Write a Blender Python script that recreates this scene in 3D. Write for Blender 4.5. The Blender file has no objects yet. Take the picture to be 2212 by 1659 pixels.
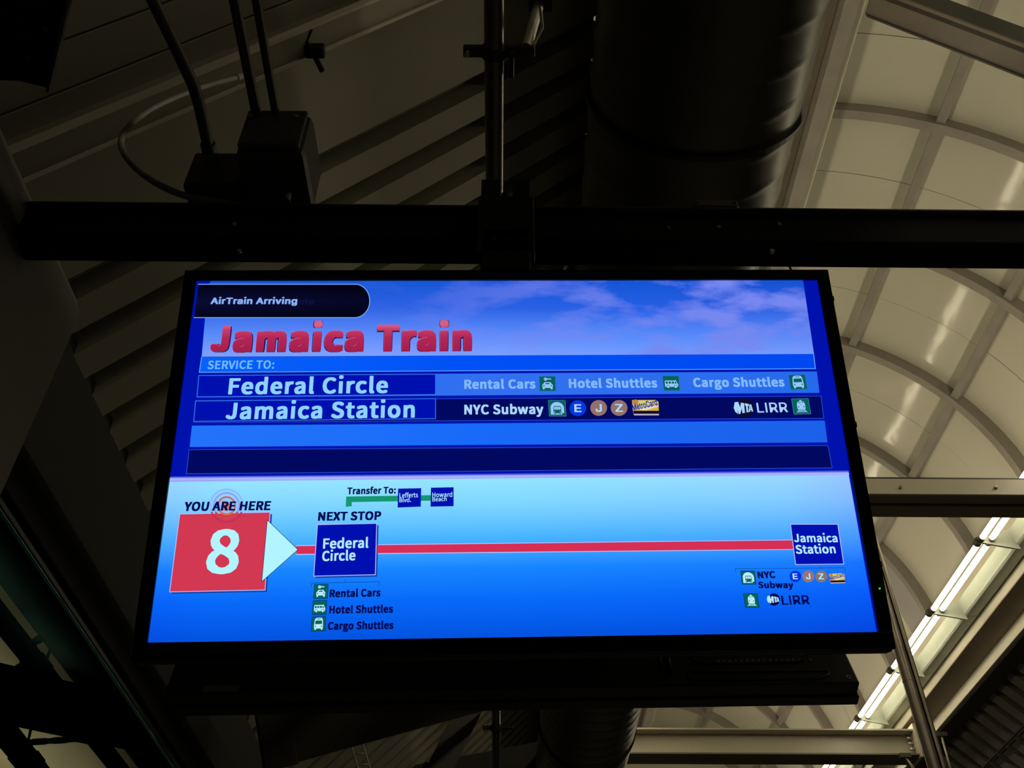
import bpy, bmesh, math, random
from mathutils import Vector, Matrix
from mathutils.geometry import tessellate_polygon
random.seed(7)
GLYPH_HUMANIST = {'.': [97, '49 -5 60 -1 69 7 72 20 69 32 60 41 49 44 37 41 29 32 26 20 29 7 37 -1'],
 '8': [194, '98 -5 140 4 168 28 178 62 172 92 156 114 135 129 135 131 151 146 164 168 169 193 161 228 136 252 99 261 63 252 38 230 28 195 33 171 46 151 63 136 63 135 40 118 23 95 16 64 27 28 56 4', '116 139 87 152 66 170 57 195 63 217 77 232 98 237 122 231 137 214 142 191 139 173 130 155', '98 19 71 25 52 42 44 67 49 90 61 109 80 125 114 110 138 91 148 63 142 40 124 25'],
 ':': [97, '49 137 60 140 69 148 72 161 69 174 60 182 49 186 37 182 29 174 26 161 29 148 37 140', '49 -5 60 -1 69 7 72 20 69 32 60 41 49 44 37 41 29 32 26 20 29 7 37 -1'],
 'A': [213, '1 0 34 0 59 78 153 78 177 0 211 0 124 257 88 257', '67 104 79 144 105 230 106 230 132 144 145 104'],
 'B': [230, '35 0 117 0 149 3 176 12 197 27 210 48 214 75 208 105 189 126 162 137 162 138 183 150 195 170 200 194 188 230 157 250 111 257 35 257', '68 148 68 231 107 231 141 227 161 214 168 190 161 167 141 153 106 148', '68 26 68 123 112 123 151 118 174 102 182 76 174 48 150 31 112 26'],
 'C': [223, '132 -5 163 0 189 12 211 32 193 53 176 37 156 27 133 24 106 29 84 42 68 64 57 93 54 129 57 165 68 193 85 215 107 228 134 233 155 230 172 221 187 209 204 230 187 245 163 257 134 261 97 255 66 238 42 211 26 174 20 128 26 82 41 45 65 18 96 1'],
 'E': [206, '35 0 187 0 187 28 68 28 68 121 165 121 165 149 68 149 68 229 183 229 183 257 35 257'],
 'F': [193, '35 0 68 0 68 115 166 115 166 143 68 143 68 229 183 229 183 257 35 257'],
 'H': [255, '35 0 68 0 68 121 187 121 187 0 220 0 220 257 187 257 187 149 68 149 68 257 35 257'],
 'I': [103, '35 0 68 0 68 257 35 257'],
 'J': [187, '83 -5 124 6 147 35 154 75 154 257 121 257 121 78 117 47 103 29 80 24 63 27 48 36 35 53 12 36 30 14 54 0'],
 'L': [190, '35 0 180 0 180 28 68 28 68 257 35 257'],
 'N': [253, '35 0 66 0 66 135 62 215 63 215 91 162 185 0 218 0 218 257 187 257 187 123 188 96 189 69 192 42 190 42 162 95 68 257 35 257'],
 'O': [260, '130 -5 166 1 196 19 219 47 234 84 239 129 234 175 219 211 196 238 166 255 130 261 94 255 63 238 40 211 26 175 20 129 26 84 40 47 63 19 94 1', '130 24 104 29 83 42 67 64 57 94 54 129 57 165 67 193 83 215 104 228 130 233 156 228 177 215 193 193 203 165 206 129 203 94 193 64 177 42 156 29'],
 'P': [222, '35 0 68 0 68 102 110 102 141 105 168 114 187 130 200 152 204 181 200 211 187 232 167 246 141 254 109 257 35 257', '68 129 68 230 104 230 142 226 165 211 172 181 165 151 143 134 106 129'],
 'R': [222, '68 135 68 230 111 230 145 226 166 212 173 185 166 157 145 140 111 135', '176 0 213 0 147 112 178 126 198 150 205 185 194 227 162 250 116 257 35 257 35 0 68 0 68 109 114 109'],
 'S': [209, '106 -5 153 5 183 31 194 68 187 100 168 122 141 137 104 153 84 162 68 175 62 196 68 215 84 228 110 233 132 230 151 222 168 209 185 230 164 246 139 257 110 261 68 252 39 228 29 193 37 162 57 141 81 127 118 111 140 101 155 87 161 65 154 44 136 29 107 24 81 28 57 39 36 56 17 33 42 13 72 0'],
 'T': [210, '89 0 121 0 121 229 199 229 199 257 11 257 11 229 89 229'],
 'U': [252, '126 -5 156 -1 181 11 201 31 214 63 218 106 218 257 187 257 187 105 179 57 157 31 126 24 96 31 75 57 67 105 67 257 34 257 34 106 39 63 52 31 71 11 97 -1'],
 'V': [201, '82 0 120 0 201 257 168 257 127 118 102 33 101 33 76 118 34 257 0 257'],
 'X': [201, '6 0 40 0 77 69 98 111 99 111 121 69 159 0 195 0 120 131 190 257 156 257 121 191 103 153 102 153 82 191 47 257 11 257 81 133'],
 'Y': [186, '77 0 109 0 109 99 186 257 153 257 120 184 94 128 92 128 67 184 34 257 0 257 77 99'],
 'a': [197, '76 -5 99 -1 120 9 139 23 140 23 143 0 169 0 169 117 162 158 141 185 103 195 74 191 49 182 29 170 41 148 58 158 77 165 98 168 122 161 134 144 137 120 94 114 61 103 38 90 25 72 21 49 28 20 47 2', '85 21 68 24 56 34 51 51 59 73 87 89 137 99 137 46 120 32 103 24'],
 'b': [216, '116 -5 141 0 164 13 182 34 194 62 199 98 195 131 186 158 171 178 150 191 123 195 102 191 82 182 63 168 64 202 64 279 32 279 32 0 58 0 61 20 62 20 79 7 98 -2', '111 22 97 24 81 30 64 42 64 142 82 156 99 165 115 168 144 159 160 135 165 98 158 57 139 31'],
 'c': [179, '107 -5 129 -2 150 7 169 19 155 41 142 31 127 25 110 22 79 31 59 57 51 95 59 133 80 159 111 168 125 166 137 160 149 152 165 173 150 184 132 192 110 195 81 191 56 178 36 158 23 130 18 95 23 60 35 33 54 12 79 0'],
 'd': [217, '97 -5 119 -1 138 9 155 22 156 22 159 0 185 0 185 279 153 279 153 206 154 173 138 185 121 192 101 195 76 191 53 178 35 157 23 129 19 95 22 60 32 33 49 12 71 0', '104 22 76 31 58 56 51 95 59 133 79 159 106 168 122 166 137 160 153 148 153 48 137 34 121 25'],
 'e': [194, '109 -5 133 -2 154 5 172 15 160 36 146 28 130 23 113 21 81 29 59 52 50 88 178 88 179 106 170 153 145 184 103 195 78 191 55 178 36 157 23 129 18 95 23 60 36 33 55 12 80 0', '49 110 59 142 79 163 104 169 129 163 146 143 151 110'],
 'f': [114, '12 164 37 164 37 0 69 0 69 164 110 164 110 190 69 190 69 220 72 241 81 253 96 258 103 257 110 255 118 252 125 277 115 280 104 282 93 283 62 276 43 254 37 221 37 190 12 188'],
 'g': [197, '96 -88 147 -78 181 -54 193 -22 185 4 163 19 126 23 89 23 69 26 59 33 56 44 57 53 62 61 68 67 77 63 86 61 96 60 131 68 156 91 166 126 164 142 158 155 150 166 189 166 189 190 123 190 115 193 106 194 96 195 61 187 35 163 25 127 29 106 38 89 50 76 50 75 40 66 32 54 29 39 31 26 37 15 46 8 46 6 31 -6 21 -21 18 -37 28 -64 55 -82', '96 82 76 87 61 103 56 127 61 151 76 166 96 172 117 166 131 151 137 127 131 103 116 87', '101 -65 71 -61 52 -50 46 -32 48 -21 54 -10 65 0 90 -3 123 -3 144 -5 157 -13 161 -27 154 -46 133 -60'],
 'h': [213, '32 0 64 0 64 138 82 154 98 164 116 167 137 162 149 145 152 116 152 0 184 0 184 120 178 161 159 186 126 195 102 191 81 179 63 163 64 202 64 279 32 279'],
 'i': [96, '32 0 64 0 64 190 32 190', '48 229 59 232 67 239 70 251 67 262 59 269 48 271 37 269 30 262 27 251 30 239 37 232'],
 'l': [99, '66 -5 74 -4 79 -3 84 -2 80 23 73 22 69 23 66 28 64 36 64 279 32 279 32 38 36 15 47 0'],
 'm': [324, '32 0 64 0 64 138 81 154 97 164 112 167 132 162 144 145 147 116 147 0 179 0 179 138 196 154 212 164 227 167 247 162 259 145 263 116 263 0 294 0 294 120 288 161 269 186 237 195 215 190 194 178 174 159 164 178 146 191 121 195 100 191 80 179 62 162 58 190 32 190'],
 'n': [214, '32 0 64 0 64 138 82 154 98 164 116 167 137 162 149 145 152 116 152 0 184 0 184 120 178 161 159 186 126 195 102 191 81 179 62 162 58 190 32 190'],
 'o': [212, '106 -5 133 0 157 12 176 33 189 60 194 95 189 130 176 158 157 178 133 191 106 195 79 191 55 178 36 158 23 130 18 95 23 60 36 33 55 12 79 0', '106 22 77 31 58 57 51 95 58 133 77 159 106 168 135 159 154 133 161 95 154 57 135 31'],
 'r': [136, '32 0 64 0 64 122 79 148 95 162 112 166 119 166 125 165 131 163 137 191 131 193 124 195 116 195 96 190 78 176 62 155 58 190 32 190'],
 's': [164, '82 -5 120 3 143 24 151 52 142 81 120 98 93 110 73 118 58 128 52 143 56 156 68 166 88 170 103 168 117 162 131 153 146 173 130 184 110 192 87 195 52 188 29 168 22 141 30 115 51 97 77 86 98 78 114 66 120 50 116 35 104 24 83 20 62 23 44 31 27 43 11 22 31 8 56 -1'],
 't': [132, '92 -5 104 -4 116 -1 127 2 121 27 114 24 106 22 99 21 82 26 72 38 70 58 70 164 121 164 121 190 70 190 70 244 43 244 40 190 9 188 9 164 38 164 38 59 43 25 60 3'],
 'u': [213, '88 -5 112 0 132 12 151 30 152 30 154 0 181 0 181 190 149 190 149 55 132 37 115 26 97 23 77 28 65 45 62 74 62 190 29 190 29 70 36 29 55 4'],
 'v': [182, '73 0 111 0 178 190 146 190 110 82 93 26 91 26 74 82 38 190 5 190'],
 'w': [281, '62 0 99 0 126 102 139 157 141 157 154 103 181 0 220 0 272 190 241 190 213 80 202 27 200 27 187 80 157 190 126 190 96 80 83 27 82 27 70 80 42 190 9 190'],
 'y': [182, '35 -82 68 -73 91 -50 106 -16 178 190 147 190 112 85 97 31 95 31 76 85 38 190 5 190 81 0 77 -15 67 -36 53 -50 34 -56 19 -53 13 -78 19 -80 27 -81']}
GLYPH_GROTESK = {'A': [480, '16 0 201 509 276 509 463 0 395 0 287 302 264 372 232 478 245 478 213 371 191 302 85 0', '110 142 110 199 370 199 370 142'],
 'C': [510, '267 -7 242 -6 217 -2 194 5 171 13 150 25 131 39 113 55 97 73 82 93 70 115 59 140 51 166 45 193 41 223 40 254 41 285 45 315 51 343 59 369 70 393 82 415 97 436 113 454 131 470 150 484 171 495 194 504 217 510 242 514 267 516 293 514 317 511 340 504 362 496 383 485 402 471 419 456 435 438 448 418 459 397 467 373 473 348 408 348 404 365 397 380 389 395 380 407 369 418 357 428 344 437 330 444 315 449 300 453 284 455 267 456 237 453 209 445 184 432 161 414 141 391 125 364 113 332 106 295 103 254 106 213 113 177 125 145 141 117 161 94 184 76 210 63 237 56 267 53 284 54 300 56 315 60 330 65 344 72 357 81 369 90 380 102 389 114 397 128 404 144 408 160 473 160 467 135 459 112 448 91 435 71 420 53 402 38 383 24 363 13 341 5 317 -2 293 -6'],
 'E': [419, '60 0 60 509 372 509 372 452 125 452 125 286 355 286 355 229 125 229 125 57 375 57 375 0'],
 'I': [300, '31 0 31 57 118 57 118 452 31 452 31 509 269 509 269 452 183 452 183 57 269 57 269 0'],
 'J': [396, '185 -7 143 -2 106 11 75 33 60 50 48 70 40 92 35 118 33 145 33 173 98 173 98 145 100 117 108 93 122 74 139 61 160 53 185 50 209 53 230 61 248 74 261 93 269 117 272 145 272 509 336 509 336 145 335 118 330 92 321 70 309 50 294 33 263 11 227 -2'],
 'L': [393, '60 0 60 509 125 509 125 57 361 57 361 0'],
 'M': [628, '60 0 60 509 152 509 277 187 287 159 299 123 311 84 322 49 307 49 318 83 330 121 342 158 352 187 476 509 568 509 568 0 504 0 504 291 504 327 505 369 506 413 507 457 513 457 498 409 482 363 467 322 456 291 342 0 286 0 170 291 159 321 145 361 129 408 112 457 119 457 120 416 121 372 122 328 122 291 122 0'],
 'R': [449, '60 0 60 509 236 509 273 506 305 500 333 489 356 473 376 455 390 433 401 408 407 381 409 352 407 323 401 296 390 271 376 250 356 232 333 217 305 206 273 200 236 198 96 198 96 255 234 255 258 256 280 260 298 267 313 276 325 287 334 300 340 316 344 333 345 352 344 371 340 389 334 405 325 419 313 430 298 440 279 446 258 451 233 452 125 452 125 0', '353 0 230 229 303 229 428 0'],
 'T': [449, '32 452 32 509 417 509 417 452 257 452 257 0 193 0 193 452'],
 'Z': [438, '42 0 42 46 273 385 306 431 341 476 348 454 285 452 223 452 40 452 40 509 397 509 397 462 169 129 134 81 97 33 90 54 152 57 214 57 399 57 399 0'],
 'a': [389, '160 -9 137 -7 115 -3 94 5 76 15 60 29 48 45 38 63 32 84 30 108 32 128 36 146 43 161 53 174 64 184 78 193 92 200 108 206 125 211 178 220 234 227 247 229 257 231 265 235 271 240 274 246 276 255 276 257 275 272 272 285 267 297 260 307 251 315 240 322 227 327 212 330 196 331 178 330 163 327 149 322 137 316 127 309 118 301 110 292 104 283 100 274 41 291 51 313 64 331 79 346 95 358 114 368 133 375 153 380 173 383 194 384 208 384 223 382 239 379 255 375 271 369 286 360 300 350 312 336 322 320 330 301 335 278 337 251 337 0 277 0 277 52 272 52 267 43 260 34 252 25 242 16 229 8 215 1 199 -4 181 -7', '170 45 192 47 211 51 228 59 242 68 254 80 263 93 270 108 274 122 276 138 276 190 272 187 267 184 259 182 231 176 200 171 175 168 161 166 147 163 134 159 122 153 112 147 103 139 97 130 93 118 92 105 93 93 96 82 102 72 109 64 119 57 130 52 142 48 156 46'],
 'd': [424, '195 -8 165 -6 137 3 111 16 89 34 70 57 55 84 43 116 36 151 34 189 36 227 43 261 55 293 70 320 89 342 112 361 137 374 165 382 196 384 218 383 237 379 253 373 267 364 278 355 287 346 306 319 311 319 311 509 372 509 372 0 313 0 313 59 307 59 287 31 277 21 266 12 252 4 236 -3 217 -7', '205 47 226 49 246 55 263 65 278 78 290 95 299 115 306 138 310 162 312 189 310 216 306 241 300 263 290 282 278 299 263 312 246 322 227 328 205 330 182 328 162 322 145 311 130 298 118 281 108 261 102 239 98 215 96 189 98 163 102 139 109 117 118 97 130 80 145 66 162 55 182 49'],
 'e': [404, '212 -8 177 -5 145 3 117 16 92 35 72 58 56 85 44 116 37 150 34 187 36 224 44 258 55 290 71 317 91 340 115 359 142 373 172 382 205 384 226 383 246 380 266 374 285 366 303 355 319 341 334 324 347 305 357 282 365 256 370 227 371 194 371 169 75 169 75 221 338 221 310 202 308 226 304 248 298 269 288 286 277 301 263 314 246 323 227 328 205 330 183 328 164 323 146 313 131 301 119 286 109 270 102 251 97 231 96 211 96 178 98 151 102 127 110 106 121 88 135 73 151 61 169 53 190 48 212 46 227 47 241 49 254 53 265 58 276 65 285 73 294 82 300 93 306 105 365 91 358 72 348 55 335 39 320 26 302 14 283 4 261 -3 237 -7'],
 'g': [425, '207 -151 180 -149 156 -146 134 -140 114 -132 97 -122 82 -110 70 -97 59 -84 51 -69 101 -41 122 -66 131 -74 142 -82 154 -88 169 -93 187 -96 207 -97 236 -95 261 -87 282 -75 298 -58 308 -34 311 -6 311 68 306 68 287 41 277 32 266 23 252 16 236 10 217 6 195 5 165 7 138 14 113 27 90 43 71 65 55 90 43 120 36 154 34 191 36 229 43 263 55 293 71 320 90 342 112 361 138 374 166 382 196 384 218 383 237 379 253 373 267 365 279 356 288 346 308 319 313 319 313 379 372 379 372 -9 370 -40 363 -67 350 -90 334 -109 314 -124 291 -136 265 -144 237 -149', '205 59 227 61 246 66 264 75 278 87 290 103 300 121 307 142 311 166 312 193 311 219 307 242 300 264 291 283 279 299 264 312 247 322 227 328 205 330 182 328 163 322 145 312 130 298 118 282 109 262 102 241 98 218 96 193 98 167 102 144 109 123 118 104 131 88 145 76 163 66 183 61'],
 'i': [167, '53 0 53 379 114 379 114 0', '84 443 73 444 63 448 54 455 47 463 43 472 41 483 43 494 47 504 54 512 63 518 73 522 84 524 95 522 105 518 114 512 121 504 125 494 126 483 125 472 121 463 114 455 105 448 95 444'],
 'n': [410, '114 227 114 0 53 0 53 379 112 379 112 287 102 287 116 319 132 344 152 362 175 374 200 382 227 384 252 383 275 377 295 369 313 356 328 340 341 321 350 298 355 271 357 240 357 0 296 0 296 235 293 263 286 286 273 304 256 318 235 326 210 329 192 328 176 324 161 317 147 308 136 297 126 283 119 266 115 248'],
 'o': [415, '207 -8 174 -5 144 3 117 16 93 35 72 58 56 85 44 116 37 150 34 187 37 225 44 260 56 291 72 318 93 341 117 360 144 374 174 382 207 384 241 382 271 374 299 360 323 341 343 318 359 291 371 260 379 225 381 187 379 150 371 116 359 85 343 58 323 35 299 16 271 3 241 -5', '207 46 231 49 252 55 270 66 285 80 298 97 307 117 314 139 318 163 319 187 318 212 314 236 307 258 298 278 285 296 270 310 252 321 231 328 207 330 184 328 163 321 145 310 130 296 118 278 108 258 102 236 98 212 96 187 98 163 102 139 108 117 118 97 130 80 145 66 163 55 184 49'],
 'r': [259, '53 0 53 379 112 379 112 321 115 321 124 339 137 354 152 367 171 377 191 383 213 385 229 384 243 384 243 322 230 324 207 326 190 324 174 321 159 315 146 306 135 296 126 284 119 269 115 254 114 237 114 0'],
 't': [227, '204 379 204 327 6 327 6 379', '65 471 126 471 126 98 127 83 130 70 136 61 144 55 156 51 170 50 185 51 202 54 213 2 192 -3 168 -4 138 -1 113 7 92 21 77 41 68 64 65 93'],
 'u': [410, '182 -5 158 -3 135 2 115 11 97 23 82 39 69 59 60 82 54 109 53 139 53 379 114 379 114 144 116 117 124 94 137 75 154 61 175 53 200 50 218 51 234 55 249 62 263 71 274 83 283 97 290 113 295 132 296 153 296 379 357 379 357 0 298 0 298 92 307 92 294 60 277 35 257 17 234 5 209 -3'],
 'v': [389, '163 0 17 379 84 379 165 155 173 132 180 110 187 87 206 21 184 21 203 87 209 110 216 132 224 155 305 379 371 379 226 0']}
PI = math.pi
scene = bpy.context.scene
COL = scene.collection

# ------------------------------------------------------------------ camera
# origin = the photographer's eye, +Y = along the platform, +Z = up, floor at z = -1.6
FPX, PITCH, YAW = 2050.0, math.radians(42.2257), math.radians(-0.6416)
cd = bpy.data.cameras.new('camera'); cam = bpy.data.objects.new('camera', cd); COL.objects.link(cam)
cd.sensor_fit = 'HORIZONTAL'; cd.sensor_width = 36.0; cd.lens = 36.0 * FPX / 2212.0
cd.clip_start = 0.05; cd.clip_end = 200
cam.rotation_euler = (PI / 2 + PITCH, 0, YAW)
scene.camera = cam

# ------------------------------------------------------------------ world (night) and exposure
w = bpy.data.worlds.new('night'); scene.world = w; w.use_nodes = True
w.node_tree.nodes['Background'].inputs[0].default_value = (0.010, 0.012, 0.016, 1)
w.node_tree.nodes['Background'].inputs[1].default_value = 0.06
vs = scene.view_settings
vs.view_transform = 'Standard'; vs.look = 'None'; vs.exposure = 0.0; vs.gamma = 1.0; vs.use_curve_mapping = False
TUBE_RADIANCE = 12.5
TUBE_COLOUR = (1.0, 0.87, 0.60)

# ------------------------------------------------------------------ helpers
def ray(px, py):
    d = Vector(((px - 1106) / FPX, 1.0, -(py - 829.5) / FPX)); c, s = math.cos(PITCH), math.sin(PITCH)
    d = Vector((d.x, d.y * c - d.z * s, d.y * s + d.z * c)); c, s = math.cos(YAW), math.sin(YAW)
    return Vector((d.x * c - d.y * s, d.x * s + d.y * c, d.z))
def at_z(px, py, z): r = ray(px, py); return r * (z / r.z)
def at_y(px, py, y): r = ray(px, py); return r * (y / r.y)
def at_left_slope(px, py, c): r = ray(px, py); return r * (c / (r.z - r.x))     # plane Z - X = c

def lin(v):
    v = v / 255.0
    return v / 12.92 if v <= 0.04045 else ((v + 0.055) / 1.055) ** 2.4
def rgb(r, g, b): return (lin(r), lin(g), lin(b), 1)

def link(nt, a, b): nt.links.new(a, b)
MATS = {}
def paint(name, col, rough=0.5, metal=0.0, var=0.12, scale=3.0, bump=0.0, bscale=40.0, spec=0.5, dirt=None):
    m = bpy.data.materials.new(name); m.use_nodes = True; nt = m.node_tree; p = nt.nodes['Principled BSDF']
    tc = nt.nodes.new('ShaderNodeTexCoord'); n = nt.nodes.new('ShaderNodeTexNoise')
    n.inputs['Scale'].default_value = scale; n.inputs['Detail'].default_value = 6
    link(nt, tc.outputs['Object'], n.inputs['Vector'])
    r = nt.nodes.new('ShaderNodeValToRGB')
    d = dirt or tuple(c * (1 - var * 2) for c in col[:3])
    r.color_ramp.elements[0].position = 0.30; r.color_ramp.elements[0].color = (d[0], d[1], d[2], 1)
    r.color_ramp.elements[1].position = 0.62; r.color_ramp.elements[1].color = (col[0], col[1], col[2], 1)
    link(nt, n.outputs['Fac'], r.inputs['Fac']); link(nt, r.outputs['Color'], p.inputs['Base Color'])
    p.inputs['Roughness'].default_value = rough; p.inputs['Metallic'].default_value = metal
    p.inputs['Specular IOR Level'].default_value = spec
    if bump > 0:
        n2 = nt.nodes.new('ShaderNodeTexNoise'); n2.inputs['Scale'].default_value = bscale; n2.inputs['Detail'].default_value = 2
        link(nt, tc.outputs['Object'], n2.inputs['Vector'])
        b = nt.nodes.new('ShaderNodeBump'); b.inputs['Strength'].default_value = bump; b.inputs['Distance'].default_value = 0.05
        link(nt, n2.outputs['Fac'], b.inputs['Height']); link(nt, b.outputs['Normal'], p.inputs['Normal'])
    MATS[name] = m
    return m
def glow(name, col, strength=1.0):
    m = bpy.data.materials.new(name); m.use_nodes = True; nt = m.node_tree; nt.nodes.clear()
    e = nt.nodes.new('ShaderNodeEmission'); o = nt.nodes.new('ShaderNodeOutputMaterial')
    e.inputs[0].default_value = tuple(col[:3]) + (1,); e.inputs[1].default_value = strength
    link(nt, e.outputs[0], o.inputs[0]); return m

M_vault = paint('vault_sheet', (0.60, 0.58, 0.49), rough=0.085, var=0.02, scale=0.8, bump=0.034, bscale=4.5, spec=0.40)
M_vault_grey = paint('vault_sheet_grey', (0.40, 0.38, 0.38), rough=0.4, var=0.03)
M_rib = paint('rib_steel', (0.30, 0.27, 0.24), rough=0.45, var=0.08, scale=4)
M_white = paint('cream_paint', (0.58, 0.55, 0.44), rough=0.34, var=0.06, scale=2.0, bump=0.03, bscale=6)
M_beam3 = paint('cream_paint_chipped', (0.52, 0.49, 0.38), rough=0.32, var=0.05, scale=2.5)
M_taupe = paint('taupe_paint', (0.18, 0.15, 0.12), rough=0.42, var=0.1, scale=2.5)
M_grey = paint('grey_paint', (0.26, 0.245, 0.21), rough=0.45, var=0.1, scale=2)
M_beam = paint('black_beam_paint', (0.010, 0.010, 0.010), rough=0.7, var=0.12, scale=3, spec=0.12)
M_under = paint('brown_soffit_bounce', (0.30, 0.24, 0.18), rough=0.5, var=0.1, scale=2.5)  # underside brown, raised in colour to make up for weak bounced light
M_dark = paint('dark_paint', (0.055, 0.052, 0.046), rough=0.5, var=0.12, scale=3)
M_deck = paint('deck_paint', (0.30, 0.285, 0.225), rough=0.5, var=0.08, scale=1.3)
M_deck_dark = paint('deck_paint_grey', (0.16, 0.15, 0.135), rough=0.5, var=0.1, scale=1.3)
M_duct = paint('dark_duct', (0.075, 0.072, 0.064), rough=0.34, metal=0.35, var=0.05, scale=5)
M_pipe = paint('pipe_paint', (0.42, 0.38, 0.28), rough=0.35, var=0.06, scale=5)
M_main = paint('main_pipe_paint', (0.10, 0.095, 0.08), rough=0.28, metal=0.4, var=0.06, scale=5)
M_steel = paint('dull_steel', (0.33, 0.29, 0.24), rough=0.38, metal=0.7, var=0.12, scale=7)
M_bolt = paint('zinc_bolt', (0.5, 0.49, 0.46), rough=0.35, metal=0.8, var=0.1, scale=30)
M_black = paint('black_plastic', (0.006, 0.006, 0.006), rough=0.35, var=0.05, scale=20, spec=0.3)
M_blackmetal = paint('black_metal', (0.010, 0.010, 0.010), rough=0.42, var=0.1, scale=14, spec=0.3)
M_lug = paint('socket_grey', (0.16, 0.15, 0.13), rough=0.4, var=0.1, scale=30)
M_house = paint('fixture_enamel', (0.50, 0.55, 0.47), rough=0.35, var=0.04, scale=6)
M_clad = paint('cladding_grey', (0.11, 0.105, 0.095), rough=0.6, var=0.08, scale=2, spec=.2)
M_sticker = paint('paper_sticker', (0.20, 0.19, 0.17), rough=0.6, var=0.04, scale=40)
M_void = paint('hole_black', (0.002, 0.002, 0.002), rough=0.9, spec=0.0)
M_floor = paint('platform_floor', (0.26, 0.25, 0.23), rough=0.6, var=0.15, scale=1.5)
M_headwall = paint('header_paint', (0.012, 0.0115, 0.010), spec=.15, rough=0.7, var=0.1, scale=2)
M_glass = bpy.data.materials.new('tinted_glass'); M_glass.use_nodes = True
_nt = M_glass.node_tree; _nt.nodes.clear()
_t = _nt.nodes.new('ShaderNodeBsdfTransparent'); _t.inputs[0].default_value = (.74, .80, .76, 1)
_g = _nt.nodes.new('ShaderNodeBsdfGlossy'); _g.inputs[0].default_value = (.35, .85, .78, 1); _g.inputs['Roughness'].default_value = .10
_x = _nt.nodes.new('ShaderNodeMixShader'); _x.inputs[0].default_value = .0016; _o = _nt.nodes.new('ShaderNodeOutputMaterial')
link(_nt, _t.outputs[0], _x.inputs[1]); link(_nt, _g.outputs[0], _x.inputs[2]); link(_nt, _x.outputs[0], _o.inputs[0])
M_edge = paint('green_glass_edge', (0.07, 0.20, 0.175), metal=.7, rough=0.06, var=0.05, scale=5, spec=0.8)
M_tube = glow('fluorescent_tube', TUBE_COLOUR, TUBE_RADIANCE)

class MB:
    """collects shapes into one bmesh"""
    def __init__(s): s.bm = bmesh.new()
    def box(s, x0, x1, y0, y1, z0, z1):
        v = [s.bm.verts.new(p) for p in ((x0,y0,z0),(x1,y0,z0),(x1,y1,z0),(x0,y1,z0),(x0,y0,z1),(x1,y0,z1),(x1,y1,z1),(x0,y1,z1))]
        for f in ((3,2,1,0),(4,5,6,7),(0,1,5,4),(1,2,6,5),(2,3,7,6),(3,0,4,7)): s.bm.faces.new([v[i] for i in f])
        return s
    def prism(s, pts, d):
        """closed polygon pts (3d) swept along vector d"""
        a = [s.bm.verts.new(p) for p in pts]; b = [s.bm.verts.new(Vector(p) + Vector(d)) for p in pts]; n = len(a)
        s.bm.faces.new(a[::-1]); s.bm.faces.new(b)
        for i in range(n): s.bm.faces.new((a[i], a[(i+1) % n], b[(i+1) % n], b[i]))
        return s
    def bar(s, p, q, wdt, dep, up=(0,0,1)):
        """rectangular bar from p to q; wdt across, dep along 'up'"""
        p, q = Vector(p), Vector(q); t = (q - p).normalized(); side = t.cross(Vector(up)).normalized(); u = side.cross(t).normalized()
        c = [p + side*a*wdt/2 + u*b*dep/2 for a, b in ((-1,-1),(1,-1),(1,1),(-1,1))]
        return s.prism(c, q - p)
    def tube(s, pts, r, n=12, cap=True):
        pts = [Vector(p) for p in pts]; rings = []
        t0 = (pts[1] - pts[0]).normalized()
        nrm = t0.orthogonal().normalized()
        for i, p in enumerate(pts):
            if i == 0: t = t0
            elif i == len(pts)-1: t = (pts[i] - pts[i-1]).normalized()
            else: t = ((pts[i+1]-p).normalized() + (p-pts[i-1]).normalized()).normalized()
            nrm = (nrm - t * nrm.dot(t)).normalized(); bn = t.cross(nrm)
            rr = r[i] if isinstance(r, (list, tuple)) else r
            rings.append([s.bm.verts.new(p + (nrm*math.cos(2*PI*k/n) + bn*math.sin(2*PI*k/n)) * rr) for k in range(n)])
        for a, b in zip(rings, rings[1:]):
            for k in range(n):
                f = s.bm.faces.new((a[k], a[(k+1) % n], b[(k+1) % n], b[k])); f.smooth = True
        if cap: s.bm.faces.new(rings[0][::-1]); s.bm.faces.new(rings[-1])
        return s
    def ring(s, c, ax, r0, r1, h, n=24):
        """flat washer of inner r0, outer r1, height h along ax"""
        c = Vector(c); ax = Vector(ax).normalized(); a = ax.orthogonal().normalized(); b = ax.cross(a); L = []
        for k in range(n):
            d = a*math.cos(2*PI*k/n) + b*math.sin(2*PI*k/n)
            L.append([s.bm.verts.new(c + d*r + ax*z) for r, z in ((r0,0),(r1,0),(r1,h),(r0,h))])
        for k in range(n):
            p, q = L[k], L[(k+1) % n]
            for i in range(4): s.bm.faces.new((p[i], q[i], q[(i+1) % 4], p[(i+1) % 4]))
        return s
    def build(s, name, mat, parent=None, bevel=0.0, seg=2, local=None):
        bmesh.ops.recalc_face_normals(s.bm, faces=s.bm.faces[:])
        for e in s.bm.edges:
            if len(e.link_faces) == 2 and e.link_faces[0].normal.dot(e.link_faces[1].normal) < .75: e.smooth = False
        me = bpy.data.meshes.new(name)
        if local is not None: s.bm.transform(Matrix.Translation(-Vector(local)))
        s.bm.to_mesh(me); s.bm.free()
        for m in (mat if isinstance(mat, (list, tuple)) else [mat]): me.materials.append(m)
        o = bpy.data.objects.new(name, me); COL.objects.link(o)
        if parent: o.parent = parent
        if local is not None: o.location = local
        if bevel > 0:
            b = o.modifiers.new('bevel', 'BEVEL'); b.width = bevel; b.segments = seg; b.limit_method = 'ANGLE'
        return o
def tag(o, label=None, cat=None, group=None, kind=None):
    if label: o['label'] = label
    if cat: o['category'] = cat
    if group: o['group'] = group
    if kind: o['kind'] = kind
    return o
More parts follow.
